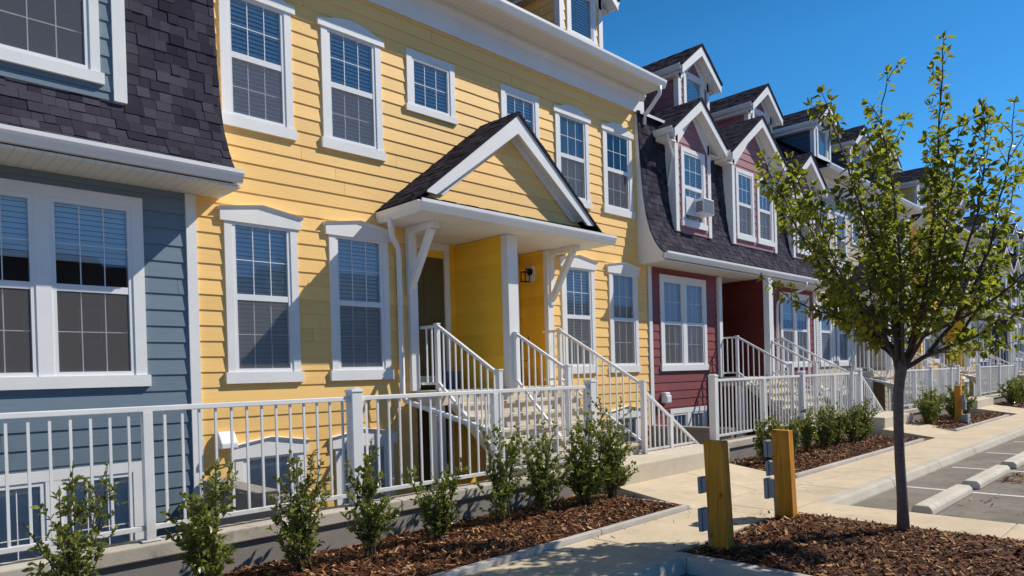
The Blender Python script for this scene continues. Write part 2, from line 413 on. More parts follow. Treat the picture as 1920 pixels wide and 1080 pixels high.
# ------------------------------------------------------------------ windows
_cache = {}
def window(parent, x0, x1, z0, z1, y=0.0, cols=1, style='plain', dh=True, blind='full', mull=.13, casing=.09, sill=.13, screen=True, grid=True):
    """x0..x1, z0..z1 outer casing incl. sill. faces -Y at plane y (siding base)"""
    w, h = x1 - x0, z1 - z0
    key = (round(w, 3), round(h, 3), cols, style, dh, blind, mull, casing, sill, screen, grid)
    if key not in _cache:
        F = -.033; c = MB()
        # casing
        c.box(0, casing, F, .04, sill, h - casing); c.box(w - casing, w, F, .04, sill, h - casing)
        c.box(0, w, F, .04, h - casing, h)
        for k in range(1, cols):
            cx = casing + (w - 2 * casing) * k / cols
            c.box(cx - mull / 2, cx + mull / 2, F + .002, .04, sill, h - casing)
        sl = MB()
        if sill: sl.box(-.03, w + .03, F - .018, .04, 0, sill)
        hd = None
        if style == 'pediment':
            hd = MB(); e = .05
            hd.prism([(-e, h - .10), (w + e, h - .10), (w + e, h + .02), (w / 2, h + .095), (-e, h + .02)], 'y', F - .018, 0.0)
            for (xa, za), (xb, zb2) in (((-e - .02, h + .016), (w / 2, h + .094)), ((w / 2, h + .094), (w + e + .02, h + .016))):
                yt, yb_ = F - .048, F - .019
                P8 = [(xa, yb_, za), (xb, yb_, zb2), (xb, yt, zb2 + .034), (xa, yt, za + .034), (xa, 0, za), (xb, 0, zb2), (xb, 0, zb2 + .042), (xa, 0, za + .042)]
                for q in ((0, 1, 2, 3), (3, 2, 6, 7), (0, 3, 7, 4), (1, 5, 6, 2), (0, 4, 5, 1)): hd.face([P8[k] for k in q])
        elif style == 'arch':
            hd = MB(); e = .05; pts = [(-e, h - .10), (w + e, h - .10)]
            for i in range(9):
                t = 1 - i / 8; u = -e + (w + 2 * e) * t
                if t > .9 or t < .1: pts.append((u, h - .01)); 
                else: pts.append((u, h - .01 + .10 * (1 - ((t - .5) / .42) ** 2) if abs(t - .5) < .42 else h - .01))
            hd.prism(pts, 'y', F - .018, 0.0)
        sash, pane, scr, bl, cur = MB(), MB(), MB(), MB(), MB()
        for k in range(cols):
            a = casing + (w - 2 * casing) * k / cols; b = casing + (w - 2 * casing) * (k + 1) / cols
            if k > 0: a += mull / 2
            if k < cols - 1: b -= mull / 2
            zb, zt = sill, h - casing; s = .042
            zm = zb + (zt - zb) * .5 if dh else None
            sash.box(a, a + s, -.022, .05, zb, zt); sash.box(b - s, b, -.022, .05, zb, zt)
            sash.box(a + s, b - s, -.022, .05, zb, zb + s); sash.box(a + s, b - s, -.022, .05, zt - s, zt)
            ga, gb = a + s, b - s
            def grd(g0, g1, yy):
                if not grid: return
                for i in (1, 2):
                    gx = ga + (gb - ga) * i / 3; sash.box(gx - .0045, gx + .0045, yy, yy + .008, g0, g1)
                gz = (g0 + g1) / 2; sash.box(ga, gb, yy + .001, yy + .007, gz - .0045, gz + .0045)
            if dh:
                sash.box(ga, gb, -.018, .05, zm - .035, zm + .035)
                pane.face([(ga, .004, zm + .03), (gb, .004, zm + .03), (gb, .004, zt - s), (ga, .004, zt - s)])
                pane.face([(ga, .024, zb + s), (gb, .024, zb + s), (gb, .024, zm - .03), (ga, .024, zm - .03)])
                grd(zm + .035, zt - s, -.006); grd(zb + s, zm - .035, .012)
                if screen: scr.face([(ga, -.01, zb + s), (gb, -.01, zb + s), (gb, -.01, zm - .03), (ga, -.01, zm - .03)])
            else:
                pane.face([(ga, .01, zb + s), (gb, .01, zb + s), (gb, .01, zt - s), (ga, .01, zt - s)])
                grd(zb + s, zt - s, .0)
            if blind in ('full', 'half'):
                lo = zb if blind == 'full' else zb + (zt - zb) * .66
                z = zt - .02
                bl.box(ga - .02, gb + .02, .052, .08, zt - .06, zt)
                while z > lo + .02:
                    bl.face([(ga - .02, .045, z - .048), (gb + .02, .045, z - .048), (gb + .02, .062, z + .002), (ga - .02, .062, z + .002)])
                    z -= .052
                bl.box(ga - .02, gb + .02, .052, .075, lo - .005, lo + .02)
            elif blind == 'curtain':
                n = 14
                for i in range(n):
                    u0 = ga - .02 + (gb - ga + .04) * i / n; u1 = ga - .02 + (gb - ga + .04) * (i + 1) / n
                    ya = .06 + .03 * (i % 2); yb = .06 + .03 * ((i + 1) % 2)
                    bl.face([(u0, ya, zb), (u1, yb, zb), (u1, yb, zt), (u0, ya, zt)])
        _cache[key] = dict(window=c.mesh('window', M['white']), sill=sl.mesh('sill', M['white']) if sill else None,
            pediment=hd.mesh('pediment', M['white']) if hd else None, sash=sash.mesh('sash', M['vinyl']),
            pane=pane.mesh('pane', M['glass']), screen=scr.mesh('insect_screen', M['screen']) if scr.f else None,
            blind=bl.mesh('blind', M['curtain'] if blind == 'curtain' else M['blind']) if bl.f else None)
    C = _cache[key]; o = inst('window', C['window'], parent, (x0, y, z0))
    for nm, k in (('sill', 'sill'), ('pediment', 'pediment'), ('sash', 'sash'), ('pane', 'pane'), ('insect_screen', 'screen'), ('blind', 'blind')):
        if C[k]: inst(nm if k != 'blind' or blind != 'curtain' else 'curtain', C[k], o)
    return o
def hole(x0, x1, z0, z1): return (x0 + .03, x1 - .03, z0 + .05, z1 - .03)

# ------------------------------------------------------------------ dormer
def dormer(parent, cx, yf, hw, zb, ze, zp, hr, yfront, yback, mat, wins, boards, near=True):
    """gabled dormer. hw half width of face, hr half width of roof, ze eave, zp peak"""
    slope = (zp - ze) / hr
    xl = lambda z: cx - min(hw, max(0.0, (zp - .14 - z) / slope)); xr = lambda z: cx + min(hw, max(0.0, (zp - .14 - z) / slope))
    face = MB()
    hs = [hole(*w[:4]) for w in wins]
    siding(face, fmap(yf), xl, xr, zb, zp - .16, hs)
    # side walls
    if not boards:
        siding(face, lmap(cx - hw), -yback, -yf, zb, ze + .04); siding(face, rmap(cx + hw), yf, yback, zb, ze + .04)
    d = face.build('dormer', mat, parent)
    for s in (-1, 1):
        x = cx + s * hw; tr = MB()
        tr.prism([(x - s * .085, yf - .03), (x + s * (.035 if boards else .028), yf - .03), (x + s * (.035 if boards else .028), yback if boards else yf + .09), (x + s * .001, yback if boards else yf + .09), (x + s * .001, yf + .015), (x - s * .085, yf + .015)][:: s], 'z', zb - (0 if boards else 0), ze + .03)
        tr.build('corner_board', M['white'], d)
    # rakes, rake soffit and eave soffit
    rk = MB()
    for s in (-1, 1):
        E_ = (cx + s * (hr + .02), ze - .02); P = (cx, zp); t = .17
        rk.prism([E_, P, (P[0], P[1] - t * 1.25), (E_[0], E_[1] - t)], 'y', yfront - .03, yfront + .01)
        rk.prism([(E_[0], E_[1] - t + .03), (P[0], P[1] - t * 1.25 + .05), (P[0], P[1] - t * 1.25 + .07), (E_[0], E_[1] - t + .05)], 'y', yfront + .012, yf + .05)
        x0_, x1_ = sorted((cx + s * hw, cx + s * hr)); rk.box(x0_, x1_, yf - .05, yback, ze - .17, ze - .14)
        rk.box(*sorted((cx + s * hr, cx + s * (hr - .03))), yfront + .012, yback, ze - .139, ze)
        # frieze board under the rake on the face
        rk.prism([(cx + s * hw, ze - .17), (cx + s * hw, ze + (hr - hw) * slope - .14), (cx, zp - .2), (cx, zp - .32), (cx + s * (hw - .10), ze - .17)][:: -1], 'y', yf - .03, yf - .016)
    rk.build('rake_trim', M['white'], d)
    for s in (-1, 1):
        x = cx + s * (hr + .01); gt = MB()
        gt.prism([(x, ze - .09), (x + s * .05, ze - .09), (x + s * .09, ze - .03), (x + s * .09, ze + .02), (x, ze + .02)], 'y', yfront, yback)
        gt.build('gutter', M['gutter'], d)
    rf = MB()
    for s in (-1, 1):
        slope_shingles(rf, cx + s * (hr + .05), ze + .02, cx, zp + .055, yfront - .05, yback + 1.0)
        rf.prism([(cx + s * (hr + .05), ze + .015), (cx, zp + .05), (cx, zp + .005), (cx + s * (hr + .05), ze - .018)], 'y', yfront - .05, yback + 1.0, 0)
    rf.build('roof', M['shingle'], d)
    for w in wins: window(parent, *w[:4], y=yf, **w[4])
    return d

def gutter_run(x0, x1, yfront, ztop, depth=.11, h=.13):
    g = MB()
    g.prism([(yfront + depth, ztop - h), (yfront + .045, ztop - h), (yfront + .012, ztop - h * .5), (yfront, ztop - h * .3), (yfront, ztop), (yfront + .02, ztop), (yfront + .02, ztop - .03), (yfront + depth, ztop - .02)], 'x', x0, x1)
    return g

def doors(parent, xs, yb, z0, mat):
    for x in xs:
        d = MB(); d.box(x, x + .88, yb - .03, yb + .03, z0 + .02, z0 + 2.05)
        for (a, b) in ((.12, .76),):
            d.box(x + a, x + .40, yb - .038, yb - .03, z0 + .25, z0 + .95); d.box(x + .48, x + b, yb - .038, yb - .03, z0 + .25, z0 + .95)
            d.box(x + a, x + .40, yb - .038, yb - .03, z0 + 1.1, z0 + 1.85); d.box(x + .48, x + b, yb - .038, yb - .03, z0 + 1.1, z0 + 1.85)
        do = d.build('door', mat, parent, bevel=.006)
        f = MB(); f.box(x - .10, x - .001, yb - .06, yb + .02, z0, z0 + 2.16); f.box(x + .881, x + .98, yb - .06, yb + .02, z0, z0 + 2.16)
        f.box(x - .10, x + .98, yb - .07, yb + .02, z0 + 2.161, z0 + 2.28)
        f.build('door_frame', M['white'], do)
        k = MB(); k.tube([(x + .08, yb - .031, z0 + 1.0), (x + .08, yb - .075, z0 + 1.0)], .028, 10); k.build('handle', M['metal'], do)

def recess(parent, c, pal, z0, ztop, depth, front, hw, wmat, dmat):
    """two-door porch recess with a middle partition; returns nothing"""
    w = MB()
    hh = [(a, b, q, q + 2.1) for q in (z0 - .1, -.61) for a, b in ((c - hw + .12, c - hw + 1.08), (c + hw - 1.08, c + hw - .12))]
    siding(w, fmap(depth), c - hw, c + hw, -.6, ztop, hh)
    siding(w, lmap(c + hw), -depth, 0, -.6, ztop); siding(w, rmap(c - hw), 0, depth, -.6, ztop)
    w.build('porch_wall', wmat, parent)
    p = MB()
    siding(p, lmap(c - .085), -depth, -front, z0, ztop); siding(p, rmap(c + .085), front, depth, z0, ztop)
    p.build('partition', wmat, parent)
    q = MB(); q.box(c - .105, c + .105, front - .05, front + .09, z0, ztop - .002); q.build('column', M['white'], parent, bevel=.005)
    for s in (-1, 1):
        q = MB(); x = c + s * hw; q.box(*sorted((x - s * .02, x + s * .12)), -.075, .02, z0, ztop - .003); q.build('pilaster', M['white'], parent, bevel=.004)
    doors(parent, (c - hw + .16, c + hw - 1.04), depth, z0, dmat)
    doors(parent, (c - hw + .16,), depth, -.62, dmat)
    l = MB(); l.box(c - hw - .04, c + hw + .04, front + .02, depth, z0 - .20, z0); l.build('porch_floor', M['steps'], parent)
    for s in (-1, 1):
        q = MB(); x = c + s * (hw - .02); q.box(x - .08, x + .08, front + .06, front + .22, -.6, z0 - .201); q.build('porch_pier', M['white'], parent)

def porch_light(parent, x, y, z, face=-1):
    m = MB(); m.box(*sorted((x, x + face * .02)), y - .09, y + .09, z - .12, z + .14); o = m.build('porch_light', M['white'], parent)
    g = MB(); X = x + face * .02
    g.tube([(X, y, z + .04), (X + face * .03, y, z + .04)], .06, 12)
    g.tube([(X + face * .03, y, z + .06), (X + face * .10, y, z + .09), (X + face * .13, y, z + .04)], .012, 6)
    cx = X + face * .13
    for a, b in ((-1, -1), (-1, 1), (1, -1), (1, 1)): g.box(cx + a * .05 - .006, cx + a * .05 + .006, y + b * .05 - .006, y + b * .05 + .006, z - .13, z + .02)
    g.box(cx - .06, cx + .06, y - .06, y + .06, z + .02, z + .035); g.box(cx - .058, cx + .058, y - .058, y + .058, z - .145, z - .13)
    g.build('lantern', M['black'], o)

# ------------------------------------------------------------------ mansard house
PA = [(-.60, 3.90), (-.50, 4.0), (-.40, 4.155), (-.30, 4.38), (-.22, 4.68), (-.16, 5.1), (-.11, 5.7), (-.06, 6.68)]
def house_A(name, label, x0, wall, upper, doorm, near=True, ac=False, doff=2.77, wsh=0.0, pm=None, W=8.17):
    c = W / 2; h = thing(name, label, 'house', (x0, WALLY, 0))
    lw = [(c - 3.67, c - 1.86), (c + 1.88 + wsh, c + 3.69 + wsh)]; bw = [(c - 3.4, c - 1.95), (c + 2.0 + wsh, c + 3.62 + wsh)]
    HW = 1.25
    holes = [hole(a, b, 1.63, 3.61) for a, b in lw] + [hole(a, b, -.45, .84) for a, b in bw] + [(c - HW, c + HW, -1.5, 3.73)]
    m = MB(); siding(m, fmap(0), .0, W, -.6, 3.74, holes)
    m.box(0, c - HW - .04, .45, .47, -.6, 6.6); m.box(c + HW + .04, W, .45, .47, -.6, 6.6); m.box(c - HW - .04, c + HW + .04, .45, .47, 3.9, 6.6); m.box(c - HW - .1, c + HW + .1, .82, .84, -.6, 3.9); m.box(0, .1, .02, 9, -.6, 6.6); m.box(W - .1, W, .02, 9, -.6, 6.6); m.box(0, W, 8.9, 9, -.6, 6.6)
    m.build('wall', wall, h)
    it = MB(); it.box(.1, c - HW - .04, .40, .42, -.6, 6.6); it.box(c + HW + .04, W - .1, .40, .42, -.6, 6.6); it.box(c - HW - .039, c + HW + .039, .40, .42, 3.85, 6.6); it.build('interior', M['interior'], h)
    cb = MB(); cb.box(0, .11, -.035, .02, -.6, 3.735); cb.build('corner_board', M['white'], h)
    cb = MB(); cb.box(W - .11, W, -.035, .02, -.6, 3.735); cb.build('corner_board', M['white'], h)
    for i, (a, b) in enumerate(lw): window(h, a, b, 1.63, 3.61, cols=2, style='plain', blind=('curtain', 'half')[(i + (0 if ac else 0)) % 2], casing=.11, sill=.12)
    for a, b in bw: window(h, a, b, -.45, .84, cols=2, style='plain', blind='full', dh=False, casing=.10, screen=False)
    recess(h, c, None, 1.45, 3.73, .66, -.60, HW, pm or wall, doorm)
    s = MB(); s.box(-.27, W + .27, -.60, .01, 3.741, 3.77); s.build('soffit', M['soffit'], h)
    s = MB(); s.box(c - HW, c + HW, .01, .66, 3.742, 3.77); s.build('porch_ceiling', M['soffit'], h)
    gutter_run(-.30, W + .27, -.69, 3.915).build('gutter', M['gutter'], h)
    r = MB(); shingles(r, PA, -.285, W + .235); r.build('mansard_roof', M['shingle'], h)
    for x in (-.30, W + .185):
        e = MB(); e.prism([(y + .012, z - .004) for y, z in PA] + [(.02, 6.68), (.02, 3.742), (-.60, 3.742)], 'x', x, x + .04); e.build('end_panel', M['white'], h)
    u = MB(); prof = [(-.13, 6.70), (4.6, 9.35)]; shingles(u, prof, -.28, W + .28, .16); u.box(-.28, W + .28, -.11, -.05, 6.62, 6.69, 0)
    u.face([(-.28, 4.6, 9.35), (W + .28, 4.6, 9.35), (W + .28, 9.2, 6.7), (-.28, 9.2, 6.7)], .3); u.build('upper_roof', M['shingle'], h)
    dr = MB(); dr.box(-.29, W + .29, -.145, -.135, 6.66, 6.715); dr.build('drip_edge', M['gutter'], h)
    # lower dormers
    a1 = dict(cols=1, style='plain', blind='full', casing=.085, sill=.11)
    for i, dc in enumerate((c - doff, c + doff)):
        bl = dict(a1); bl['blind'] = ('full', 'none')[i]
        if ac and i == 0: bl['screen'] = False
        dormer(h, dc, -.30, .67, 4.47, 6.42, 7.20, 1.02, -.52, .95, upper, [(dc - .47, dc + .47, 4.60, 6.22, bl)], True)
    bl = dict(a1); bl['blind'] = 'full'
    dormer(h, c, -.30, 1.08, 4.47, 6.42, 7.50, 1.46, -.52, 1.3, upper, [(c - .93, c - .08, 4.60, 6.22, bl), (c + .10, c + .92, 4.60, 6.22, bl)], True)
    for dc, k in ((c - doff, .67), (c + doff, .67), (c, 1.08)):
        f = MB(); f.prism([(-.27, 4.50), (-.29, 4.475), (-.265, 4.385), (-.36, 4.17), (-.345, 4.165), (-.25, 4.38), (-.25, 4.50)], 'x', dc - k - .02, dc + k + .02); f.build('flashing', M['flash'], h)
    # upper dormers
    for dc in (c - 1.63, c + 1.63):
        dormer(h, dc, .30, .64, 6.75, 8.24, 8.88, .82, .08, 2.6, upper, [(dc - .44, dc + .44, 7.22, 8.30, dict(cols=1, style='plain', dh=False, blind='full', casing=.085, sill=.1, grid=False))], False)
    # downspout beside the porch
    d = MB(); X = c + HW + .35
    d.tube([(X + .5, -.62, 3.80), (X + .5, -.60, 3.66), (X + .3, -.35, 3.50), (X, -.075, 3.30), (X, -.06, 3.1), (X, -.06, 1.0), (X, -.06, .0)], .038, 8); d.build('downspout', M['gutter'], h, smooth=True)
    # shadow-side small pipes on the lower dormer
    d = MB(); X = c - 2.77 - 1.06
    d.tube([(X - .02, -.42, 6.34), (X, -.40, 6.22), (X + .3, -.30, 5.98), (X + .34, -.24, 5.8), (X + .34, -.17, 5.4)], .03, 8); d.build('downspout', M['gutter'], h, smooth=True)
    v = MB(); v.box(.38, .56, -.15, -.01, .98, 1.14); v.prism([(.36, 1.14), (.58, 1.14), (.55, 1.2), (.39, 1.2)], 'y', -.12, -.01); v.build('vent_hood', M['vinyl'], h, bevel=.02)
    return h

# ------------------------------------------------------------------ eaved house with gabled porch
def house_B(name, label, x0, wall, upper, doorm, near=True, shutters=None, W=8.73):
    c = W / 2; h = thing(name, label, 'house', (x0, WALLY, 0)); HW = 1.38
    lw = [(.31, 1.21), (1.65, 2.55), (c + 1.78, c + 2.68), (c + 3.12, c + 4.02)]
    uw = [(.33, 1.21), (1.62, 2.52), (c + 1.72, c + 2.62), (c + 3.04, c + 3.94)]
    sw = [(c - 1.41, c - .53), (c + .43, c + 1.31)]
    bw = [(.36, 1.22), (1.66, 2.55), (c + 1.75, c + 2.65), (c + 3.12, c + 4.0)]
    holes = [hole(a, b, 1.63, 3.60) for a, b in lw] + [hole(a, b, 4.60, 6.25) for a, b in uw] + [hole(a, b, 5.40, 6.28) for a, b in sw] + [hole(a, b, -.35, .86) for a, b in bw] + [(c - HW, c + HW, -1.5, 3.73)]
    m = MB(); siding(m, fmap(0), 0, W, -.6, 6.72, holes, base=.02)
    m.box(0, c - HW - .04, .45, .47, -.6, 7.1); m.box(c + HW + .04, W, .45, .47, -.6, 7.1); m.box(c - HW - .04, c + HW + .04, .45, .47, 3.9, 7.1); m.box(c - HW - .1, c + HW + .1, .82, .84, -.6, 3.9); m.box(0, .1, .02, 9, -.6, 7.1); m.box(W - .1, W, .02, 9, -.6, 7.1); m.box(0, W, 8.9, 9, -.6, 7.1)
    m.build('wall', wall, h)
    it = MB(); it.box(.1, c - HW - .04, .40, .42, -.6, 7.1); it.box(c + HW + .04, W - .1, .40, .42, -.6, 7.1); it.box(c - HW - .039, c + HW + .039, .40, .42, 3.85, 7.1); it.build('interior', M['interior'], h)
    bl = ['full', 'full', 'full', 'curtain']
    for i, (a, b) in enumerate(lw): window(h, a, b, 1.63, 3.60, style='pediment', blind=bl[i])
    for i, (a, b) in enumerate(uw): window(h, a, b, 4.60, 6.25, style='arch', blind=('full', 'full', 'curtain', 'none')[i])
    for a, b in sw: window(h, a, b, 5.40, 6.28, style='plain', dh=False, blind='full', sill=.09)
    for a, b in bw: window(h, a, b, -.35, .86, style='pediment', dh=False, blind='full', screen=False)
    if shutters:
        for a, b in (lw[0], lw[1]):
            for sx in (a - .30, b + .02):
                s = MB(); s.box(sx, sx + .04, -.05, -.015, 1.78, 3.5); s.box(sx + .24, sx + .28, -.05, -.015, 1.78, 3.5)
                for k in range(29): s.box(sx + .04, sx + .24, -.045, -.017, 1.79 + k * .059, 1.79 + k * .059 + .045)
                s.build('shutter', M['white'], h)
    recess(h, c, None, 1.45, 3.73, .62, -.57, HW, M['yporch_bounce'] if wall is M['yellow'] else wall, doorm)
    porch_light(h, c + HW - .017, .30, 3.36)
    # frieze, crown, soffit, gutter
    f = MB(); f.box(-.01, W + .01, -.045, .02, 6.715, 7.12); f.prism([(-.046, 6.98), (-.10, 7.06), (-.10, 7.12), (-.046, 7.12)], 'x', -.01, W + .01); f.build('frieze', M['white'], h)
    s = MB(); s.box(-.02, W + .02, -.47, .02, 7.121, 7.15); s.build('soffit', M['soffit'], h)
    gutter_run(-.04, W + .04, -.57, 7.245, .11, .14).build('gutter', M['gutter'], h)
    e = MB(); e.prism([(-.46, 7.13), (.02, 7.13), (.02, 7.6), (-.46, 7.24)], 'x', W + .01, W + .03); e.build('eave_return', M['white'], h)
    r = MB(); r.face([(-.03, -.50, 7.24), (W + .03, -.50, 7.24), (W + .03, 4.5, 10.7), (-.03, 4.5, 10.7)], .4)
    r.face([(-.03, 4.5, 10.7), (W + .03, 4.5, 10.7), (W + .03, 9.3, 7.2), (-.03, 9.3, 7.2)], .4); shingles(r, [(-.50, 7.25), (2.2, 9.12)], -.03, W + .03, .16)
    for x in (0, W): r.face([(x, -.45, 7.16), (x, 4.5, 10.68), (x, 9.2, 7.16)], .4)
    r.build('roof', M['shingle'], h)
    for dc in (c, c - 2.85, c + 2.85):
        dormer(h, dc, .27, .60, 7.55, 8.75, 9.38, .80, .03, 2.4, upper, [(dc - .42, dc + .42, 7.78, 8.78, dict(cols=1, style='plain', dh=False, blind='full', casing=.085, sill=.1, grid=False))], False)
    # ---- porch roof
    HR = 1.99; G = -1.06; zs = 3.735
    s = MB(); s.box(c - HR + .04, c + HR - .04, G + .06, .01, zs, zs + .03); s.box(c - HW, c + HW, .01, .62, zs + .001, zs + .03); s.build('porch_ceiling', M['white'], h)
    g = gutter_run(c - HR - .01, c + HR + .01, G, 3.88, .10, .14)
    for sg in (-1, 1):
        x = c + sg * HR
        g.prism([(x - sg * .09, 3.741), (x - sg * .035, 3.741), (x, 3.81), (x, 3.88), (x - sg * .09, 3.87)], 'y', G + .10, -.02)
    g.build('porch_gutter', M['gutter'], h)
    pr = MB(); zr = 5.50; ze = 3.90; yf = -.80
    for sg in (-1, 1):
        slope_shingles(pr, c + sg * (HR - .01), ze, c, zr, yf - .03, .03)
        pr.prism([(c + sg * (HR - .01), ze - .005), (c, zr - .005), (c, zr - .05), (c + sg * (HR - .01), ze - .03)], 'y', yf - .03, .02, 0)
    pr.build('porch_roof', M['shingle'], h)
    sk = MB(); shingles(sk, [(G + .02, 3.88), (-.63, 4.03)], c - HR + .1, c + HR - .1, .14); sk.build('skirt_roof', M['shingle'], h)
    sl = (zr - ze) / (HR - .01)
    gw = MB(); siding(gw, fmap(-.62), lambda z: c - max(0, (zr - .17 - z) / sl), lambda z: c + max(0, (zr - .17 - z) / sl), 3.98, zr - .19); gw.build('gable_wall', wall, h)
    rk = MB()
    for sg in (-1, 1):
        E_ = (c + sg * 1.72, zr - 1.72 * sl - .012); t = .25
        rk.prism([E_, (c, zr - .012), (c, zr - .012 - t * 1.22), (c + sg * (1.72 - t * .62), E_[1] - t * .72 + .12), (E_[0], E_[1] - .05)], 'y', yf - .01, yf + .03)
        rk.prism([(E_[0] - sg * .25, E_[1] + .0), (c, zr - .22), (c, zr - .20), (E_[0] - sg * .22, E_[1] + .02)], 'y', yf + .032, -.60)
        rk.prism([(c + sg * 1.50, zr - 1.50 * sl - .19), (c, zr - .21), (c, zr - .37), (c + sg * 1.33, zr - 1.50 * sl - .19)], 'y', -.66, -.637)
    rk.build('gable_trim', M['white'], h)
    for sg in (-1, 1):
        b = MB(); x = c + sg * 1.47
        b.box(x - .05, x + .05, -.10, -.018, 2.80, 3.64); b.box(x - .055, x + .055, -.66, -.018, 3.641, 3.733)
        b.bar((x, -.56, 3.65), (x, -.075, 2.90), .085, .09, (0, -1, 1)); b.build('porch_bracket', M['white'], h, bevel=.004)
    d = MB(); X = c - 1.66
    d.tube([(c - HR + .04, -.30, 3.78), (c - HR + .05, -.29, 3.66), (c - HR + .12, -.22, 3.54), (X - .03, -.09, 3.42), (X, -.06, 3.30), (X, -.06, 1.42), (X + .02, -.10, 1.32), (X + .10, -.35, 1.24), (X + .36, -1.70, .88)], .04, 8)
    d.build('downspout', M['gutter'], h, smooth=True)
    d = MB(); d.tube([(W - .12, -.50, 7.12), (W - .12, -.50, 6.98), (W - .10, -.30, 6.80), (W - .07, -.10, 6.66), (W - .06, -.09, 6.5)], .04, 8); d.build('downspout', M['gutter'], h, smooth=True)
    v = MB(); v.prism([(-.02, .90), (-.02, 1.09), (-.07, 1.09), (-.17, .96), (-.17, .90)], 'x', .15, .34); v.build('vent_hood', M['vinyl'], h, bevel=.01)
    return h

# ------------------------------------------------------------------ steps, rails, fences
PF = 7.42   # porch floor front
def steps(label, xc, hw):
    o = thing('front_steps', label, 'steps', (xc, 6.0, 0), 'concrete front steps up to the porches')
    prof = []; n = 6; z0, z1 = .42, 1.45; rise = (z1 - z0) / n; run = .275; y = PF - 6.0
    fl = MB(); pts = [(y, z1 - .20), (y, z1)]
    for i in range(n):
        z = z1 - rise * i
        if i: pts.append((y - run * i, z))
        pts.append((y - run * i, z - rise if i < n - 1 else z0 - .25))
    pts = [(y, 1.245), (y, 1.27)]
    poly = [(y + .01, 1.2)]
    for i in range(1, n):
        zt = z1 - rise * i
        poly += [(y - run * (i - 1), zt - .045), (y - run * i + .02, zt - .045)]
    yb = y - run * (n - 1)
    poly += [(yb + .02, z0 - .1), (yb + .30, z0 - .1)]
    # drop duplicates
    fl.prism(poly, 'x', -hw + .06, hw - .06); fl.build('flight', M['steps'], o)
    for i in range(1, n):
        zt = z1 - rise * i; t = MB(); t.box(-hw, hw, y - run * i - .025, y - run * (i - 1) + .015, zt - .045, zt); t.build('tread', M['steps'], o, bevel=.008)
    return o

_bal = {}
def baluster(h):
    k = round(h, 2)
    if k not in _bal: _bal[k] = MB().box(-.0095, .0095, -.0095, .0095, 0, k).mesh('baluster', M['rail'])
    return _bal[k]
def stair_rail(label, x, ytop, ypost, ybot, ztop, zbot, pt=2.36, pb=1.56, back=True):
    """handrail beside a flight; ytop = wall end, ypost = post at porch edge, ybot = lower post"""
    o = thing('stair_railing', label, 'railing', (x, ypost, ztop), 'white stair railings')
    L = lambda y, z: (0, y - ypost, z - ztop)
    p = MB(); p.box(-.03, .03, -.03, .03, 0, pt - ztop); p.box(-.036, .036, -.036, .036, pt - ztop, pt - ztop + .015); p.build('post', M['rail'], o, bevel=.004)
    q = MB(); yb = ybot - ypost; q.box(-.035, .035, yb - .035, yb + .035, zbot - ztop, pb + .04 - ztop); q.box(-.042, .042, yb - .042, yb + .042, pb + .04 - ztop, pb + .06 - ztop); q.build('post', M['rail'], o, bevel=.004)
    r = MB(); r.bar(L(ypost - .02, pt - .025), L(ybot + .02, pb), .045, .04)
    lo = ztop + .10; r2 = MB(); r2.bar(L(ypost - .02, lo), L(ybot + .02, zbot + .16), .035, .035)
    if back and ytop - ypost > .15:
        r.bar(L(ytop, pt - .025), L(ypost, pt - .025), .045, .04); r2.bar(L(ytop, lo), L(ypost, lo), .035, .035)
    r.build('handrail', M['rail'], o, bevel=.005); r2.build('bottom_rail', M['rail'], o)
    y = ypost - .13
    while y > ybot + .08:
        t = (ypost - y) / (ypost - ybot); za = lo + (zbot + .16 - lo) * t; zb = pt - .025 + (pb - pt + .025) * t
        inst('baluster', baluster(zb - za), o, L(y, za)); y -= .125
    y = ypost + .12
    while back and y < ytop - .03:
        inst('baluster', baluster(pt - .03 - lo), o, L(y, lo)); y += .12
    return o

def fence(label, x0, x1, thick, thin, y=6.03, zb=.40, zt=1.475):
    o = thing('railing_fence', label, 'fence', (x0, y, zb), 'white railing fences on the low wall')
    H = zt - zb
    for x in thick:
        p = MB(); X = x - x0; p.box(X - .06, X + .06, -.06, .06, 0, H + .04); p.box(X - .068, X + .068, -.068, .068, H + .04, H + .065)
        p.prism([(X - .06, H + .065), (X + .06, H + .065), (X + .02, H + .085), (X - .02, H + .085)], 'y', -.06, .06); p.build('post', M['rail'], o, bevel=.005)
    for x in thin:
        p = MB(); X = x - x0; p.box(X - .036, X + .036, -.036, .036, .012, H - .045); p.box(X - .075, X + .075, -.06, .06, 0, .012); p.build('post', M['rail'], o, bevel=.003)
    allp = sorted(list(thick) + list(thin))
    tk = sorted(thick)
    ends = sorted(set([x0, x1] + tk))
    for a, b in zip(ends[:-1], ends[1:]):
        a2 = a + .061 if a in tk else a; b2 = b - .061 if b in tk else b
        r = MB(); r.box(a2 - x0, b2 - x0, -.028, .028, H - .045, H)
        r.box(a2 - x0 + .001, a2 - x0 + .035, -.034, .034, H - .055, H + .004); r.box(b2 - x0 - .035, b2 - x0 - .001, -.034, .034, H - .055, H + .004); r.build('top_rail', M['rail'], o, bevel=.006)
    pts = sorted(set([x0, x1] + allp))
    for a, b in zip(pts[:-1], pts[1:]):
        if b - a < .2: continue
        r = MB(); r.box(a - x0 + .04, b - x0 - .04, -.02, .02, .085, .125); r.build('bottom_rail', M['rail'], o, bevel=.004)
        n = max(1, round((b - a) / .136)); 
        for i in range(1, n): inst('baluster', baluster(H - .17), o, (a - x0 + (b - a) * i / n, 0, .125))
    return o

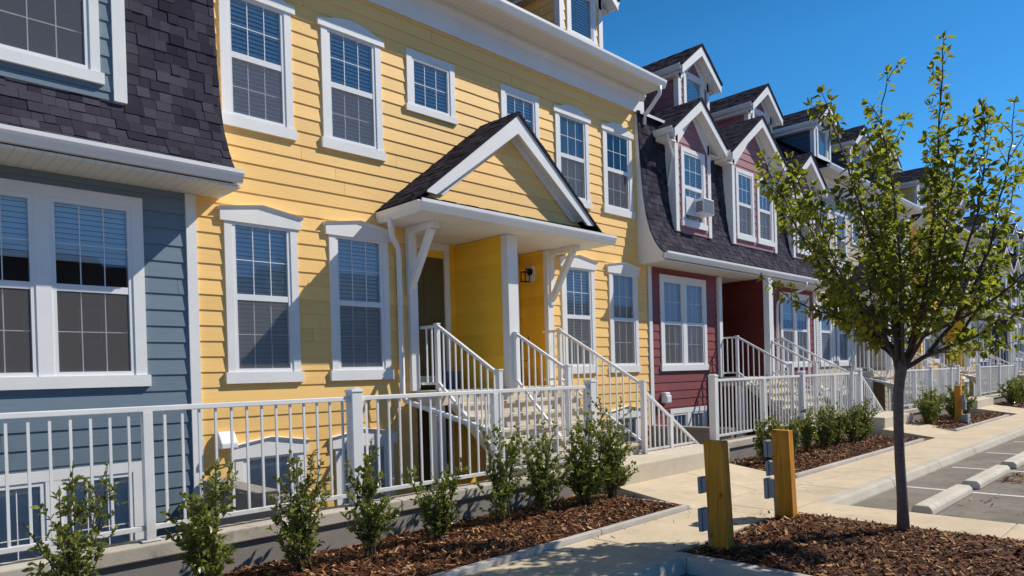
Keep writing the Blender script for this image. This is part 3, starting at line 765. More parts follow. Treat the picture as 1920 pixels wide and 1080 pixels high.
# ------------------------------------------------------------------ leaves and plants
def leaf(mb, p, d, n, L, W, var, fold=.25, curl=.15):
    """p base, d direction, n approx normal"""
    s = d.cross(n)
    if s.length < 1e-4: s = d.cross(Vector((1, 0, 0)))
    s.normalize(); n = s.cross(d).normalized()
    def P(t, w, h): return p + d * (L * t) + s * (W * w) + n * (L * h)
    b = P(0, 0, 0); m1 = P(.36, 0, -.03); m2 = P(.7, 0, -.02 - curl * .5); t = P(1, 0, -curl)
    l1 = P(.33, .5, fold * .35 - .02); l2 = P(.68, .40, fold * .3 - curl * .4); r1 = P(.33, -.5, fold * .35 - .02); r2 = P(.68, -.40, fold * .3 - curl * .4)
    i = len(mb.v); mb.v += [tuple(q) for q in (b, m1, m2, t, l1, l2, r1, r2)]
    for f in ((0, 1, 4), (1, 2, 5, 4), (2, 3, 5), (0, 6, 1), (6, 7, 2, 1), (7, 3, 2)):
        mb.f.append(tuple(i + k for k in f)); mb.a.append(var)

def rvec(r): 
    while True:
        v = Vector((r.uniform(-1, 1), r.uniform(-1, 1), r.uniform(-1, 1)))
        if .05 < v.length < 1: return v.normalized()

def shrub(label, x, y, z, h, w, nst, seed, group, dens=1.0, ls=.048):
    r = random.Random(seed); o = thing('shrub', label, 'shrub', (x, y, z), group)
    st, lf = MB(), MB()
    for k in range(nst):
        a = 2 * PI * (k + r.random()) / nst; lean = r.uniform(.15, 1) * w
        H = h * (r.choice((.5, .6, .7, .8, .9, 1.0)) * r.uniform(.9, 1.08) if k else 1.0); pts = []; n = 9
        b = Vector((r.uniform(-.05, .05), r.uniform(-.05, .05), -.02)); ph = r.random() * 6
        for i in range(n):
            t = i / (n - 1)
            pts.append(b + Vector((math.cos(a) * lean * t ** 1.2 + .03 * math.sin(ph + 5 * t), math.sin(a) * lean * t ** 1.2 + .03 * math.cos(ph + 4 * t), H * t)))
        st.tube(pts, [.007 * (1 - .8 * i / (n - 1)) + .001 for i in range(n)], 5)
        stems = [(pts, H)]
        for q in range(int(6.5 * dens + 2)):
            t = r.uniform(.12, .85); i = min(int(t * (n - 1)), n - 2); p = pts[i].lerp(pts[i + 1], t * (n - 1) - i)
            dv = Vector((r.uniform(-1, 1), r.uniform(-1, 1), r.uniform(.35, 1.1))).normalized(); Lb = r.uniform(.12, .30) * (1.15 - t * .6) * (h / .9)
            bp = [p, p + dv * Lb * .5 + Vector((0, 0, .01)), p + dv * Lb + Vector((0, 0, .03))]
            st.tube(bp, [.0035, .0025, .001], 4, cap=False); stems.append((bp, Lb))
        for pp, Ls in stems:
            ln = sum((pp[i + 1] - pp[i]).length for i in range(len(pp) - 1)); cnt = int(ln / .021 * (.75 if pp is pts else 1.0)) + 3
            for q in range(cnt):
                t = r.uniform(.10 if len(pp) > 3 else .15, 1.0); f = t * (len(pp) - 1); i = min(int(f), len(pp) - 2); p = pp[i].lerp(pp[i + 1], f - i)
                ax = (pp[i + 1] - pp[i]).normalized(); rv = rvec(r); d = (ax * .6 + rv * .9 + Vector((0, 0, .15))).normalized()
                nn = (Vector((0, 0, 1)) + rvec(r) * .8).normalized(); s = ls * r.uniform(.6, 1.25)
                leaf(lf, p, d, nn, s, s * .55, min(1, max(0, r.gauss(.35 + .35 * t, .22))), .3, .1)
    st.build('stem', M['twig'], o); lf.build('foliage', M['shrub'], o)
    return o

def tree(label, x, y, z):
    o = thing('young_tree', label, 'tree', (x, y, z)); r = random.Random(5)
    R_ = Vector((.71, -.703, 0)); D_ = Vector((.703, .711, 0)); S = 192.7
    def T(px, py, d=0): return R_ * ((px - 1695) / S) + Vector((0, 0, (1000 - py) / S)) + D_ * d
    tr, br, lf = MB(), MB(), MB()
    tp = [T(1695, 1010), T(1694, 940), T(1691, 870), T(1690, 800), T(1691, 740), T(1697, 700), T(1700, 672)]
    tr.tube(tp, [.060, .049, .046, .045, .047, .052, .048], 14)
    limbs = [
        (.036, [(1692, 700, 0), (1680, 655, .03), (1655, 615, .08), (1600, 540, .2), (1550, 450, .3), (1508, 350, .38), (1478, 270, .42)]),
        (.030, [(1688, 680, -.02), (1680, 600, -.05), (1655, 510, -.1), (1618, 410, -.15), (1580, 310, -.2), (1542, 195, -.22)]),
        (.030, [(1696, 690, .02), (1692, 560, .05), (1686, 450, .08), (1690, 330, .1), (1683, 220, .1), (1692, 138, .08)]),
        (.032, [(1705, 690, 0), (1732, 610, -.03), (1745, 500, -.08), (1756, 380, -.1), (1768, 240, -.1), (1776, 95, -.12)]),
        (.028, [(1708, 690, .03), (1757, 595, .12), (1788, 480, .2), (1805, 360, .25), (1812, 250, .28), (1820, 138, .3)]),
        (.026, [(1750, 668, 0), (1795, 600, -.1), (1830, 510, -.2), (1850, 420, -.25), (1868, 320, -.3), (1878, 228, -.3)]),
        (.034, [(1702, 698, 0), (1750, 670, -.05), (1830, 637, -.12), (1885, 605, -.2), (1940, 545, -.25)]),
        (.022, [(1790, 655, -.08), (1850, 585, .05), (1900, 500, .12), (1935, 400, .2), (1955, 300, .2)]),
        (.024, [(1678, 650, .04), (1640, 600, -.1), (1590, 560, -.22), (1535, 505, -.35), (1475, 440, -.4), (1452, 380, -.42)]),
        (.020, [(1672, 640, .05), (1622, 606, .2), (1575, 580, .32), (1530, 560, .4), (1500, 530, .42)]),
        (.016, [(1740, 676, 0), (1800, 668, .12), (1860, 668, .2), (1915, 660, .25)]),
        (.026, [(1700, 690, .04), (1716, 570, .3), (1722, 450, .5), (1733, 340, .58), (1728, 240, .6)]),
        (.024, [(1698, 690, -.03), (1668, 570, -.3), (1645, 460, -.48), (1628, 360, -.55), (1612, 290, -.58)]),
        (.024, [(1704, 690, -.03), (1755, 560, -.3), (1776, 450, -.5), (1783, 350, -.58), (1790, 270, -.6)]),
        (.022, [(1690, 660, .05), (1640, 550, .35), (1600, 450, .55), (1565, 360, .65), (1555, 290, .7)]),
        (.022, [(1720, 650, .06), (1800, 540, .4), (1845, 450, .6), (1885, 380, .7), (1905, 310, .75)]),
        (.014, [(1676, 650, 0), (1640, 628, -.15), (1600, 618, -.28), (1560, 612, -.36)]),
        (.014, [(1716, 676, 0), (1745, 640, .2), (1790, 615, .38), (1835, 600, .5)]),
        (.013, [(1690, 668, .02), (1668, 630, .25), (1640, 600, .42), (1622, 560, .5)]),
        (.013, [(1704, 668, -.02), (1722, 625, -.25), (1750, 590, -.4), (1765, 545, -.48)]),
        (.020, [(1660, 625, 0), (1600, 590, -.3), (1550, 545, -.5), (1510, 480, -.6), (1492, 420, -.62)]),
        (.020, [(1735, 640, 0), (1810, 590, -.35), (1870, 520, -.55), (1905, 440, -.65)]),
    ]
    for k in range(5):
        x0, y0 = r.uniform(1640, 1760), r.uniform(560, 640); dd = r.uniform(-.75, .75); dx = (x0 - 1700) * r.uniform(1.2, 2.6) + r.uniform(-40, 40); top = r.uniform(250, 420) + abs(dx) * .25
        limbs.append((.016, [(1698 + (x0 - 1700) * .2, 676, dd * .05), (x0, y0, dd * .4), (x0 + dx * .5, (y0 + top) / 2 + 10, dd * .8), (x0 + dx * .9, top, dd)]))
    def smooth(pts, k=4):
        out = []
        for i in range(len(pts) - 1):
            p0 = pts[max(i - 1, 0)]; p1 = pts[i]; p2 = pts[i + 1]; p3 = pts[min(i + 2, len(pts) - 1)]
            for j in range(k):
                t = j / k; out.append(.5 * ((2 * p1) + (p2 - p0) * t + (2 * p0 - 5 * p1 + 4 * p2 - p3) * t * t + (3 * p1 - p0 - 3 * p2 + p3) * t ** 3))
        out.append(pts[-1]); return out
    def leaves_on(pp, t0, step, ls, droop=.3):
        ln = [0]
        for a, b in zip(pp[:-1], pp[1:]): ln.append(ln[-1] + (b - a).length)
        s = ln[-1] * t0 + r.random() * step; ang = r.random() * 6
        while s < ln[-1]:
            i = max(k for k in range(len(ln) - 1) if ln[k] <= s); f = (s - ln[i]) / max(1e-6, ln[i + 1] - ln[i]); p = pp[i].lerp(pp[i + 1], f)
            ax = (pp[i + 1] - pp[i]).normalized()
            for q in range(r.choice((1, 1, 2, 2, 3))):
                ang += 2.4 + r.uniform(-.5, .5); sd = ax.cross(Vector((math.cos(ang), math.sin(ang), .3))).normalized()
                d = (sd * .9 + ax * .35 + Vector((0, 0, -droop * r.uniform(0, 1.6)))).normalized()
                nn = (Vector((0, 0, 1)) + rvec(r) * .7).normalized(); L = ls * r.uniform(.65, 1.2); pb = p + sd * .012
                leaf(lf, pb + d * .012, d, nn, L, L * r.uniform(.5, .62), min(1, max(0, r.gauss(.5, .26))), .35, r.uniform(.05, .3))
            s += step * r.uniform(.6, 1.5)
        # tip tuft
        for q in range(4):
            d = ((pp[-1] - pp[-2]).normalized() + rvec(r) * .9).normalized(); leaf(lf, pp[-1], d, rvec(r), ls, ls * .52, r.random(), .3, .2)
    for rad, pl in limbs:
        pts = smooth([T(*p) for p in pl]); n = len(pts)
        pts = [p + (rvec(r) * .012 if 1 < i < n - 1 else Vector()) for i, p in enumerate(pts)]
        br.tube(pts, [.82 * rad * (1 - .86 * (i / (n - 1)) ** .8) for i in range(n)], 7)
        total = sum((b - a).length for a, b in zip(pts[:-1], pts[1:]))
        leaves_on(pts, .34, .06, .085)
        nt = int(total / .104)
        for q in range(nt):
            t = r.uniform(.14, .95); f = t * (n - 1); i = min(int(f), n - 2); p = pts[i].lerp(pts[i + 1], f - i); ax = (pts[i + 1] - pts[i]).normalized()
            a = r.random() * 2 * PI; out = Vector((math.cos(a), math.sin(a), 0)); d = (ax * .75 + out * .75 + Vector((0, 0, .25))).normalized()
            L = r.uniform(.12, .46) * (1.15 - .65 * t); tw = [p, p + d * L * .5 + Vector((0, 0, .01)), p + d * L + Vector((0, 0, .045 * r.uniform(-.5, 1)))]
            br.tube(tw, [.0055, .004, .002], 5, cap=False); leaves_on(tw, .2, .042, .08, .6)
    tr.build('trunk', M['bark'], o, smooth=True); br.build('branches', M['twig'], o, smooth=True); lf.build('crown', M['leaf'], o)
    return o

def mulch(label, x0, x1, y0, y1, z, n, seed, size=1.0, mound=.04, base=True):
    """bark mulch: a lumpy base with loose chips lying on it (uncountable)"""
    r = random.Random(seed); m = MB(); nx = max(2, int((x1 - x0) / .15)); ny = max(2, int((y1 - y0) / .15))
    ph = [r.random() * 6 for _ in range(6)]
    def hz(x, y):
        e = min(x - x0, x1 - x, y - y0, y1 - y); k = max(0, min(1, e / .25))
        return z + k * (mound * (.5 + .25 * math.sin(3.1 * x + ph[0]) + .25 * math.sin(4.3 * y + ph[1]) + .2 * math.sin(7 * x + 5 * y + ph[2])))
    b = MB()
    for i in range(nx if base else 0):
        for j in range(ny):
            X = [x0 + (x1 - x0) * (i + k) / nx for k in (0, 1)]; Y = [y0 + (y1 - y0) * (j + k) / ny for k in (0, 1)]
            m.face([(X[0], Y[0], hz(X[0], Y[0])), (X[1], Y[0], hz(X[1], Y[0])), (X[1], Y[1], hz(X[1], Y[1])), (X[0], Y[1], hz(X[0], Y[1]))], .12)
    for k in range(n):
        x = r.uniform(x0 + .01, x1 - .01); y = r.uniform(y0 + .01, y1 - .01)
        L = r.uniform(.025, .085) * size; W = r.uniform(.008, .021) * size
        if r.random() < .04: L *= 1.5; W *= 1.5
        a = r.random() * PI * 2; tl = r.gauss(0, .35); d = Vector((math.cos(a) * math.cos(tl), math.sin(a) * math.cos(tl), math.sin(tl)))
        u = (Vector((0, 0, 1)) + rvec(r) * .55).normalized(); s = d.cross(u).normalized(); q = d.cross(s).normalized()
        p = Vector((x, y, hz(x, y) + r.uniform(.004, .022) * size)); v = r.random() ** 1.25; c0 = r.uniform(.6, 1)
        m.face([p - d * L / 2 - s * W / 2, p + d * L / 2 - s * W * c0 / 2, p + d * L * .52 + s * W * c0 / 2, p - d * L / 2 + s * W / 2], v)
    return tag(m.build('mulch', M['chip']), label, 'mulch', kind='stuff')

# ================================================================== SETTING
def sheet(name, x0, x1, y0, y1, z, mat):
    m = MB(); m.face([(x0, y0, z), (x1, y0, z), (x1, y1, z), (x0, y1, z)]); return struct(m.build(name, mat))
sheet('ground', -600, 1500, -900, 900, -.62, M['grassfar'])
m = MB(); m.box(-60, 160, -45, 3.46, -.5, -.13); struct(m.build('parking_lot', M['parking']))
# kerbs: the street-side kerb of the pavement, and the planting island's own kerb
KP = [(3.30, -.5), (3.30, -.11), (3.335, -.02), (3.37, .0), (3.50, .002), (3.50, -.5)]
def kerb_run(x0, x1, step=2.4):
    x = x0
    m = MB()
    while x < x1 - .05:
        e = min(x + step, x1); m.prism(KP, 'x', x + .004, e - .004); x = e
    return struct(m.build('kerb', M['kerb'], bevel=.012))
kerb_run(8.56, 110); kerb_run(-30, 5.34)
m = MB(); m.box(5.34, 5.50, -6, 3.30, -.5, .012); m.prism([(5.34, 3.302), (5.50, 3.302), (5.50, 3.42), (5.44, 3.497), (5.34, 3.497)], 'z', -.5, .010)
struct(m.build('kerb', M['kerb'], bevel=.02))
# pale concrete band along the far side of the island
m = MB()
for a, b in ((3.47, 1.46), (1.45, -.55), (-.56, -2.6), (-2.61, -4.6)): m.box(7.76, 8.555, b, a, -.5, .006)
struct(m.build('pavement', M['walk'], bevel=.01))
# sidewalk slabs
m = MB(); X = [-30] + [5.42 - 2.4 * k for k in range(8, 0, -1)] + [5.42, 7.80, 9.72] + [9.72 + 1.92 * k for k in range(1, 50)]
for a, b in zip(X[:-1], X[1:]): m.box(a + .006, b - .006, 3.503, 4.415, -.5, .0)
struct(m.build('sidewalk', M['walk'], bevel=.008))
m = MB(); m.box(-30, 110, 3.51, 6.1, -.55, -.02); struct(m.build('ground', M['soil']))
# walkways from the sidewalk to each landing
GAPS = [(7.50, 10.70), (17.66, 20.30), (26.6, 29.3), (36.0, 38.9), (45.6, 48.3)]
for a, b in GAPS:
    m = MB(); xs = [a - .18, (a + b) / 2 - .15, b - .46]
    for p, q in zip(xs[:-1], xs[1:]): m.prism([(4.425, -.5), (4.425, .0), (5.52, .15), (5.52, -.5)], 'x', p + .005, q - .005)
    struct(m.build('walkway', M['walk'], bevel=.008))
LL = ['concrete landing at the foot of the yellow house steps', 'concrete landing beside the maroon house railing', 'low concrete landing beyond the young tree trunk', 'distant concrete landing before the far yellow porch', 'farthest concrete landing along the row']
for (a, b), l in zip(GAPS, LL):
    m = MB(); m.prism([(5.52, -.5), (5.50, .40), (5.90, .415), (6.20, .42), (6.20, -.5)], 'x', a - .02, b - .42); o = m.build('landing', M['steps'], bevel=.015); struct(o)
# low retaining walls under the fences
WALLS = [(-8, 7.47, 'grey parged low wall with a pale cap below the nearest railing'), (10.66, 17.62, 'grey low wall below the railing in front of the maroon house'),
    (20.26, 26.55, 'grey low wall behind the bed beyond the tree'), (29.25, 35.95, 'grey low wall in front of the far yellow house'), (38.85, 45.55, 'grey low wall in front of the far navy house'), (48.25, 56, 'last grey low wall at the end of the row')]
for a, b, l in WALLS:
    o = thing('retaining_wall', l, 'low wall', (a, 5.93, 0), 'low walls carrying the railings')
    m = MB(); m.box(0, b - a, 0, .22, -.6, .275); m.build('wall', M['parge'], o)
    m = MB(); x = 0
    while x < b - a - .1:
        e = min(x + 3.05, b - a); m.box(x + .003, e - .003, -.035, .25, .276, .395); x = e
    m.build('cap', M['wallcap'], o, bevel=.012)
for x, l in ((3.10, 'concrete wall dividing the blue and yellow window wells'), (11.70, 'concrete wall dividing the yellow and maroon window wells')):
    m = MB(); m.box(x - .10, x + .10, 6.20, 7.93, -.6, .50); m.box(x - .12, x + .12, 6.20, 7.94, .501, .57)
    tag(m.build('dividing_wall', M['parge'], bevel=.01), l, 'wall')

# ================================================================== HOUSES
house_A('row_house', 'blue clapboard row house with dark mansard roof at the left edge', -5.15, M['blue'], M['blue'], M['door'], doff=2.63, wsh=-.155)
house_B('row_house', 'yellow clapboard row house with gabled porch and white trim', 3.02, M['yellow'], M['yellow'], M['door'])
house_A('row_house', 'maroon clapboard row house with dark mansard and sunlit-toned dormers', 11.78, M['maroon'], M['maroon_lit'], M['doorred'], ac=True, pm=M['mporch_shade'])
house_B('row_house', 'cream row house with white shutters and slate dormers behind the tree', 19.96, M['cream'], M['slate'], M['doorred'], shutters=True)
house_B('row_house', 'smaller far yellow row house seen through the tree crown', 29.9, M['yellow'], M['yellow'], M['door'])
house_A('row_house', 'far navy blue row house near the right edge', 38.65, M['navy'], M['grey'], M['door'])
house_B('row_house', 'far grey row house last in view at the right edge', 46.85, M['grey'], M['slate'], M['doorred'])
def facing_house(label, x, w, wall, zr, zw):
    h = thing('facing_house', label, 'house', (x, -24, 0), 'houses across the parking lot')
    m = MB(); m.box(0, w, -9, 0, -.13, zw); m.build('wall', wall, h)
    r = MB(); r.prism([(.5, zw + .002), (-4.5, zr), (-9.5, zw + .002)], 'x', -.2, w + .2); r.build('roof', M['roofdark'], h)
    for k in range(4):
        for z in (.9, 3.9):
            X = .9 + k * (w - 2.6) / 3
            f = MB(); f.box(X - .1, X + .9, .001, .05, z - .1, z + 1.6); f = f.build('window', M['white'], h); g = MB(); g.box(X, X + .8, .051, .055, z, z + 1.5); g.build('pane', M['interior'], f)
for x, w_, m_, zr, zw, l in ((-8, 9, 'grey', 8.2, 5.6, 'grey house across the parking lot'), (1.6, 9.5, 'slate', 9.0, 6.2, 'slate house across the parking lot'), (11.6, 9, 'maroon', 8.4, 5.8, 'maroon house across the parking lot'), (21, 10, 'cream', 9.2, 6.3, 'cream house across the parking lot'),
    (31.5, 9, 'blue', 8.4, 5.8, 'blue house across the parking lot'), (41, 10, 'grey', 9.0, 6.2, 'long grey house across the parking lot'), (52, 12, 'slate', 8.6, 6.0, 'dark house farthest across the parking lot')): facing_house(l, x, w_, M[m_], zr, zw)
# window air conditioner in the first maroon dormer
o = thing('air_conditioner', 'white window air conditioner jutting from the maroon dormer window', 'air conditioner', (13.12, 7.66, 4.86))
m = MB(); m.box(-.06, .34, -.24, .06, 0, .33); m.build('case', M['vinyl'], o, bevel=.015)
m = MB()
for k in range(13): m.box(-.035, .315, -.252, -.241, .04 + k * .021, .048 + k * .021)
m.build('grille', M['metal'], o)
m = MB()
for k in range(8): m.box(-.072, -.061, -.20, -.05, .06 + k * .028, .072 + k * .028)
m.build('vent', M['interior'], o)
m = MB(); m.box(-.36, -.065, .0, .012, -.02, .36); m.build('side_panel', M['vinyl'], o)

# steps and their rails
XS = [(7.385, 1.28, 'yellow house'), (15.865, 1.17, 'maroon house'), (24.325, 1.28, 'cream house'), (34.265, 1.28, 'far yellow house'), (42.735, 1.17, 'far navy house')]
for xc, hw, nm in XS:
    steps('concrete steps rising to the %s porch' % nm, xc, hw)
    for dx, side in ((-hw, 'left'), (0, 'middle'), (hw, 'right')):
        stair_rail('white stair railing on the %s side of the %s steps' % (side, nm) if dx else 'white middle stair railing dividing the %s steps' % nm,
            xc + dx, 7.98, 7.62 if dx else 7.36, 6.40 if dx < 0 else 6.36 if dx == 0 else 6.0, 1.45, .45 if dx <= 0 else .42, 2.37 if dx else 2.27, 1.66 if dx < 0 else 1.70 if dx == 0 else 1.45, bool(dx))
# guard rail running down beside the basement steps
def down_rail(label, x):
    o = thing('stair_railing', label, 'railing', (x, 6.12, .42), 'white stair railings')
    r = MB(); r.bar((.03, 0, 1.0), (1.86, 0, -.14), .04, .045); r.build('handrail', M['rail'], o, bevel=.005)
    r = MB(); r.box(.82, .89, -.03, .03, 0, .50); r.build('post', M['rail'], o)
    for k in range(1, 14):
        X = .04 + k * .125; zt = 1.0 - 1.14 * (X - .03) / 1.83 - .02
        if zt > .04: inst('baluster', baluster(zt), o, (X, 0, 0))
    r = MB(); r.box(.03, 1.62, -.016, .016, .015, .045); r.build('bottom_rail', M['rail'], o)
down_rail('low triangular white railing sloping down right of the yellow house steps', 8.70)
down_rail('sloping white railing right of the maroon house steps', 17.9)

# fences
fence('nearest white railing across the blue and yellow houses', -6.0, 7.46, [3.76, 7.46], [-5.7, -3.8, -1.9, 0.0, 1.85, 5.66])
fence('white railing in front of the maroon house steps', 10.76, 17.58, [10.76, 14.32, 17.58], [12.6, 16.0])
fence('white railing in front of the cream house past the tree trunk', 20.36, 26.5, [20.36, 23.4, 26.5], [21.9, 25.0])
fence('far white railing in front of the far yellow house', 29.3, 35.9, [29.3, 32.6, 35.9], [31, 34.2])
fence('distant white railing in front of the far navy house', 38.9, 45.5, [38.9, 42.2, 45.5], [40.5])
fence('farthest white railing by the far grey house', 48.3, 55.0, [48.3, 51.6, 55.0], [])

# planting beds
BEDS = [(-4, 7.24, 9500, 'bark mulch bed below the nearest railing'), (10.30, 16.6, 5200, 'bark mulch bed with bushes in front of the maroon house'), (19.3, 25.2, 2600, 'bark mulch bed beyond the tree in front of the cream house'), (29.0, 34.8, 1200, 'far bark mulch bed in front of the far yellow house'), (38.6, 45, 700, 'farthest bark mulch bed along the row')]
for i, (a, b, n, l) in enumerate(BEDS):
    a_ = max(a, .9)
    mulch(l, a_, b, 4.50, 5.925, .035, n, 20 + i, 1.0 + .25 * i, .05)
    m = MB(); 
    xs = a
    while xs < b - .05:
        e = min(xs + 2.4, b + .0); m.box(xs + .004, e - .004, 4.425, 4.495, -.1, .05); xs = e
    m.box(b + .002, b + .05, 4.425, 5.5, -.1, .048)
    if a > 0: m.box(a - .05, a - .002, 4.425, 5.9, -.1, .048)
    struct(m.build('bed_edging', M['edge'], bevel=.006))
mulch('bark mulch island around the young tree and timber posts', 5.505, 7.755, -3.0, 3.44, .0, 15000, 77, 1.0, .045)

# shrubs
G1 = 'small bushes in the bed below the nearest railing'
SH1 = [(1.18, 5.35, 1.06, 0.34, 11, 'upright sparse bush at the left in front of the blue basement window'), (2.03, 5.35, 1, 0.24, 12, 'dense narrow bush in front of the blue and yellow house corner'),
    (2.81, 5.35, 1, 0.22, 12, 'bushy shrub between the narrow bush and the thick railing post'), (3.44, 5.32, 1.07, 0.22, 10, 'tall leggy shrub in front of the thick railing post'),
    (4.22, 5.35, 0.74, 0.3, 12, 'short wide bush just right of the thick railing post'), (5.1, 5.35, 1.12, 0.2, 9, 'thin upright bush with bare tips midway along the bed'),
    (5.76, 5.38, 1.07, 0.28, 12, 'leafy bush third from the right end of the near bed'), (6.45, 5.35, 1.1, 0.32, 13, 'leafy bush second from the right end of the near bed'), (7, 5.38, 1.27, 0.32, 13, 'tallest bush at the right end of the near bed by the railing end post')]
for i, (x, y, h, w, n, l) in enumerate(SH1): shrub(l, x, y, .06, h, w, n, 100 + i, G1, (.75, 1.1, .95, .85, 1.2, .8, 1.35, 1.45, 1.4)[i], .050 + .006 * (i % 2))
G2 = 'bushes in the bed before the maroon house'
SH2 = [(11.05, 5.25, .80, 'bush at the left end of the maroon house bed behind the timber posts'), (12.0, 5.30, .72, 'bush half hidden by the far timber post'), (12.75, 5.3, .88, 'full bush just right of the far timber post'), (13.45, 5.25, .82, 'rounded bush in the middle of the maroon house bed'),
    (14.15, 5.3, .88, 'bush right of the middle in the maroon house bed'), (14.85, 5.25, .86, 'bush left of the tree trunk in the maroon house bed'), (15.6, 5.3, .92, 'bush at the right end of the maroon house bed behind the trunk')]
for i, (x, y, h, l) in enumerate(SH2): shrub(l, x, y, .06, h, .34, 11, 200 + i, G2, 1.25, .052)
G3 = 'bushes in the bed beyond the tree'
for i, (x, y, h, l) in enumerate([(20.0, 5.2, .95, 'bush at the left end of the bed beyond the tree'), (20.75, 5.35, .95, 'bush just left of the distant timber post'), (22.4, 5.2, 1.0, 'bush right of the distant timber post'), (23.4, 5.2, .95, 'bush at the right end of the bed beyond the tree')]):
    shrub(l, x, y, .06, h, .40, 12, 300 + i, G3, 1.1, .06)
for i, (x, h, l) in enumerate([(30.2, 1.0, 'far bush at the left of the far yellow house bed'), (31.4, 1.05, 'far bush second in the far yellow house bed'), (32.8, 1.0, 'far bush at the right of the far yellow house bed'), (39.6, 1.1, 'farthest bush near the right edge')]):
    shrub(l, x, 5.2, .06, h, .5, 10, 400 + i, 'far bushes along the row', .9, .08)

# the young tree
tree('young leafy street tree with upright branches in the mulch island', 7.46, 2.18, .03)

# timber posts with outlet boxes
def timber_post(label, x, y, h, wx, wy, tilt, boxes, side=1, rot=0):
    o = thing('timber_post', label, 'post', (x, y, .0), 'yellow timber posts with outlet boxes')
    o.rotation_euler = (tilt[0], tilt[1], rot)
    m = MB(); m.prism([(-wy / 2, -.15), (wy / 2, -.15), (wy / 2, h), (-wy / 2, h - .012)], 'x', -wx / 2, wx / 2); m.build('timber', M['post'], o, bevel=.007)
    for (z, bw, bh, bd) in boxes:
        b = MB(); Y = wy / 2; b.box(-bw / 2, bw / 2, *sorted((side * Y, side * (Y + bd * .6))), z, z + bh); b.box(-bw / 2 - .012, bw / 2 + .012, *sorted((side * (Y + bd * .6 + .001), side * (Y + bd))), z - .012, z + bh + .012)
        q = b.build('outlet_box', M['metal'], o, bevel=.006)
        s = MB()
        for zz in (z + bh * .3, z + bh * .7): s.tube([(0, side * (Y + bd), zz), (0, side * (Y + bd + .014), zz)], .012, 8)
        s.build('screw', M['black'], q)
    c = MB(); c.tube([(0, side * (wy / 2 + .025), -.1), (0, side * (wy / 2 + .025), boxes[0][0])], .017, 8); c.build('conduit', M['metal'], o, smooth=True)
timber_post('near timber post with a split top in the mulch island', 5.80, 3.20, 1.0, .115, .19, (-.055, .02), [(.17, .10, .19, .10), (.52, .09, .13, .085)], 1)
timber_post('second timber post nearer the tree in the mulch island', 7.45, 3.33, .97, .115, .19, (-.04, .01), [(.22, .11, .20, .12), (.47, .09, .14, .09), (.68, .09, .16, .10)], 1)
timber_post('distant timber post in the bed beyond the tree', 21.14, 4.80, 1.05, .19, .14, (0, 0), [(.05, .26, .24, .16), (.42, .12, .22, .10), (.66, .10, .14, .08)], -1)

# parking: stall lines and wheel stops
for k in range(-2, 16):
    x = 11.12 + 2.5 * k
    if 5 < x < 8.6: continue
    m = MB(); m.box(x - .05, x + .05, -1.9, 3.20, -.129, -.126); struct(m.build('stall_line', M['line']))
sl = ['nearest concrete wheel stop behind the tree trunk', 'second concrete wheel stop with leaves behind it', 'third concrete wheel stop at the right edge', 'fourth concrete wheel stop', 'fifth concrete wheel stop', 'sixth concrete wheel stop']
for k, (a, b) in enumerate([(9.12, 11.02), (11.42, 13.45), (13.92, 15.95), (16.4, 18.4)]):
    m = MB(); y = 2.47; m.prism([(y - .115, 0), (y + .115, 0), (y + .112, .075), (y + .075, .115), (y - .075, .115), (y - .112, .075)], 'x', 0, b - a)
    o = m.build('wheel_stop', M['stop'], bevel=.015, loc=(a, 0, -.13)); tag(o, sl[k], 'wheel stop', 'concrete wheel stops')
mulch('drift of bark chips behind the second wheel stop', 12.2, 13.4, 1.75, 2.33, -.128, 420, 91, .9, .0, False)
mulch('few bark chips on the parking surface behind the first wheel stop', 9.6, 11.2, 1.2, 2.3, -.1285, 26, 92, 1.0, .0, False)

mulch('stray bark chips on the pavement beside the near bed', 3.2, 7.2, 4.15, 4.42, .002, 26, 93, .7, .0, False)
mulch('stray bark chips on the pavement beside the mulch island', 5.6, 7.7, 3.5, 3.72, .002, 30, 94, .7, .0, False)
# things on the yellow porch
o = thing('plant_stand', 'tall black wire plant stand on the yellow porch', 'plant stand', (8.30, 8.20, 1.45))
m = MB()
for a, b in ((-.13, -.10), (.13, -.10), (.13, .10), (-.13, .10)):
    m.tube([(a * .8, b * .8, 0), (a, b, .25), (a * .85, b * .85, .5), (a, b, .82)], .009, 6)
m.build('frame', M['black'], o)
for z in (.12, .42, .72):
    m = MB()
    for k in range(6): m.bar((-.13, -.1 + .04 * k, z), (.13, -.1 + .04 * k, z), .007, .007)
    m.bar((-.13, -.1, z), (-.13, .1, z), .008, .008); m.bar((.13, -.1, z), (.13, .1, z), .008, .008); m.build('shelf', M['black'], o)
m = MB(); m.tube([(0, 0, 0), (0, 0, .26)], [.12, .15], 14); m.tube([(0, 0, .24), (0, 0, .27)], [.16, .16], 14)
tag(m.build('bucket', M['bluebin'], loc=(6.85, 8.25, 1.452)), 'small dark blue bucket by the left porch door', 'bucket')

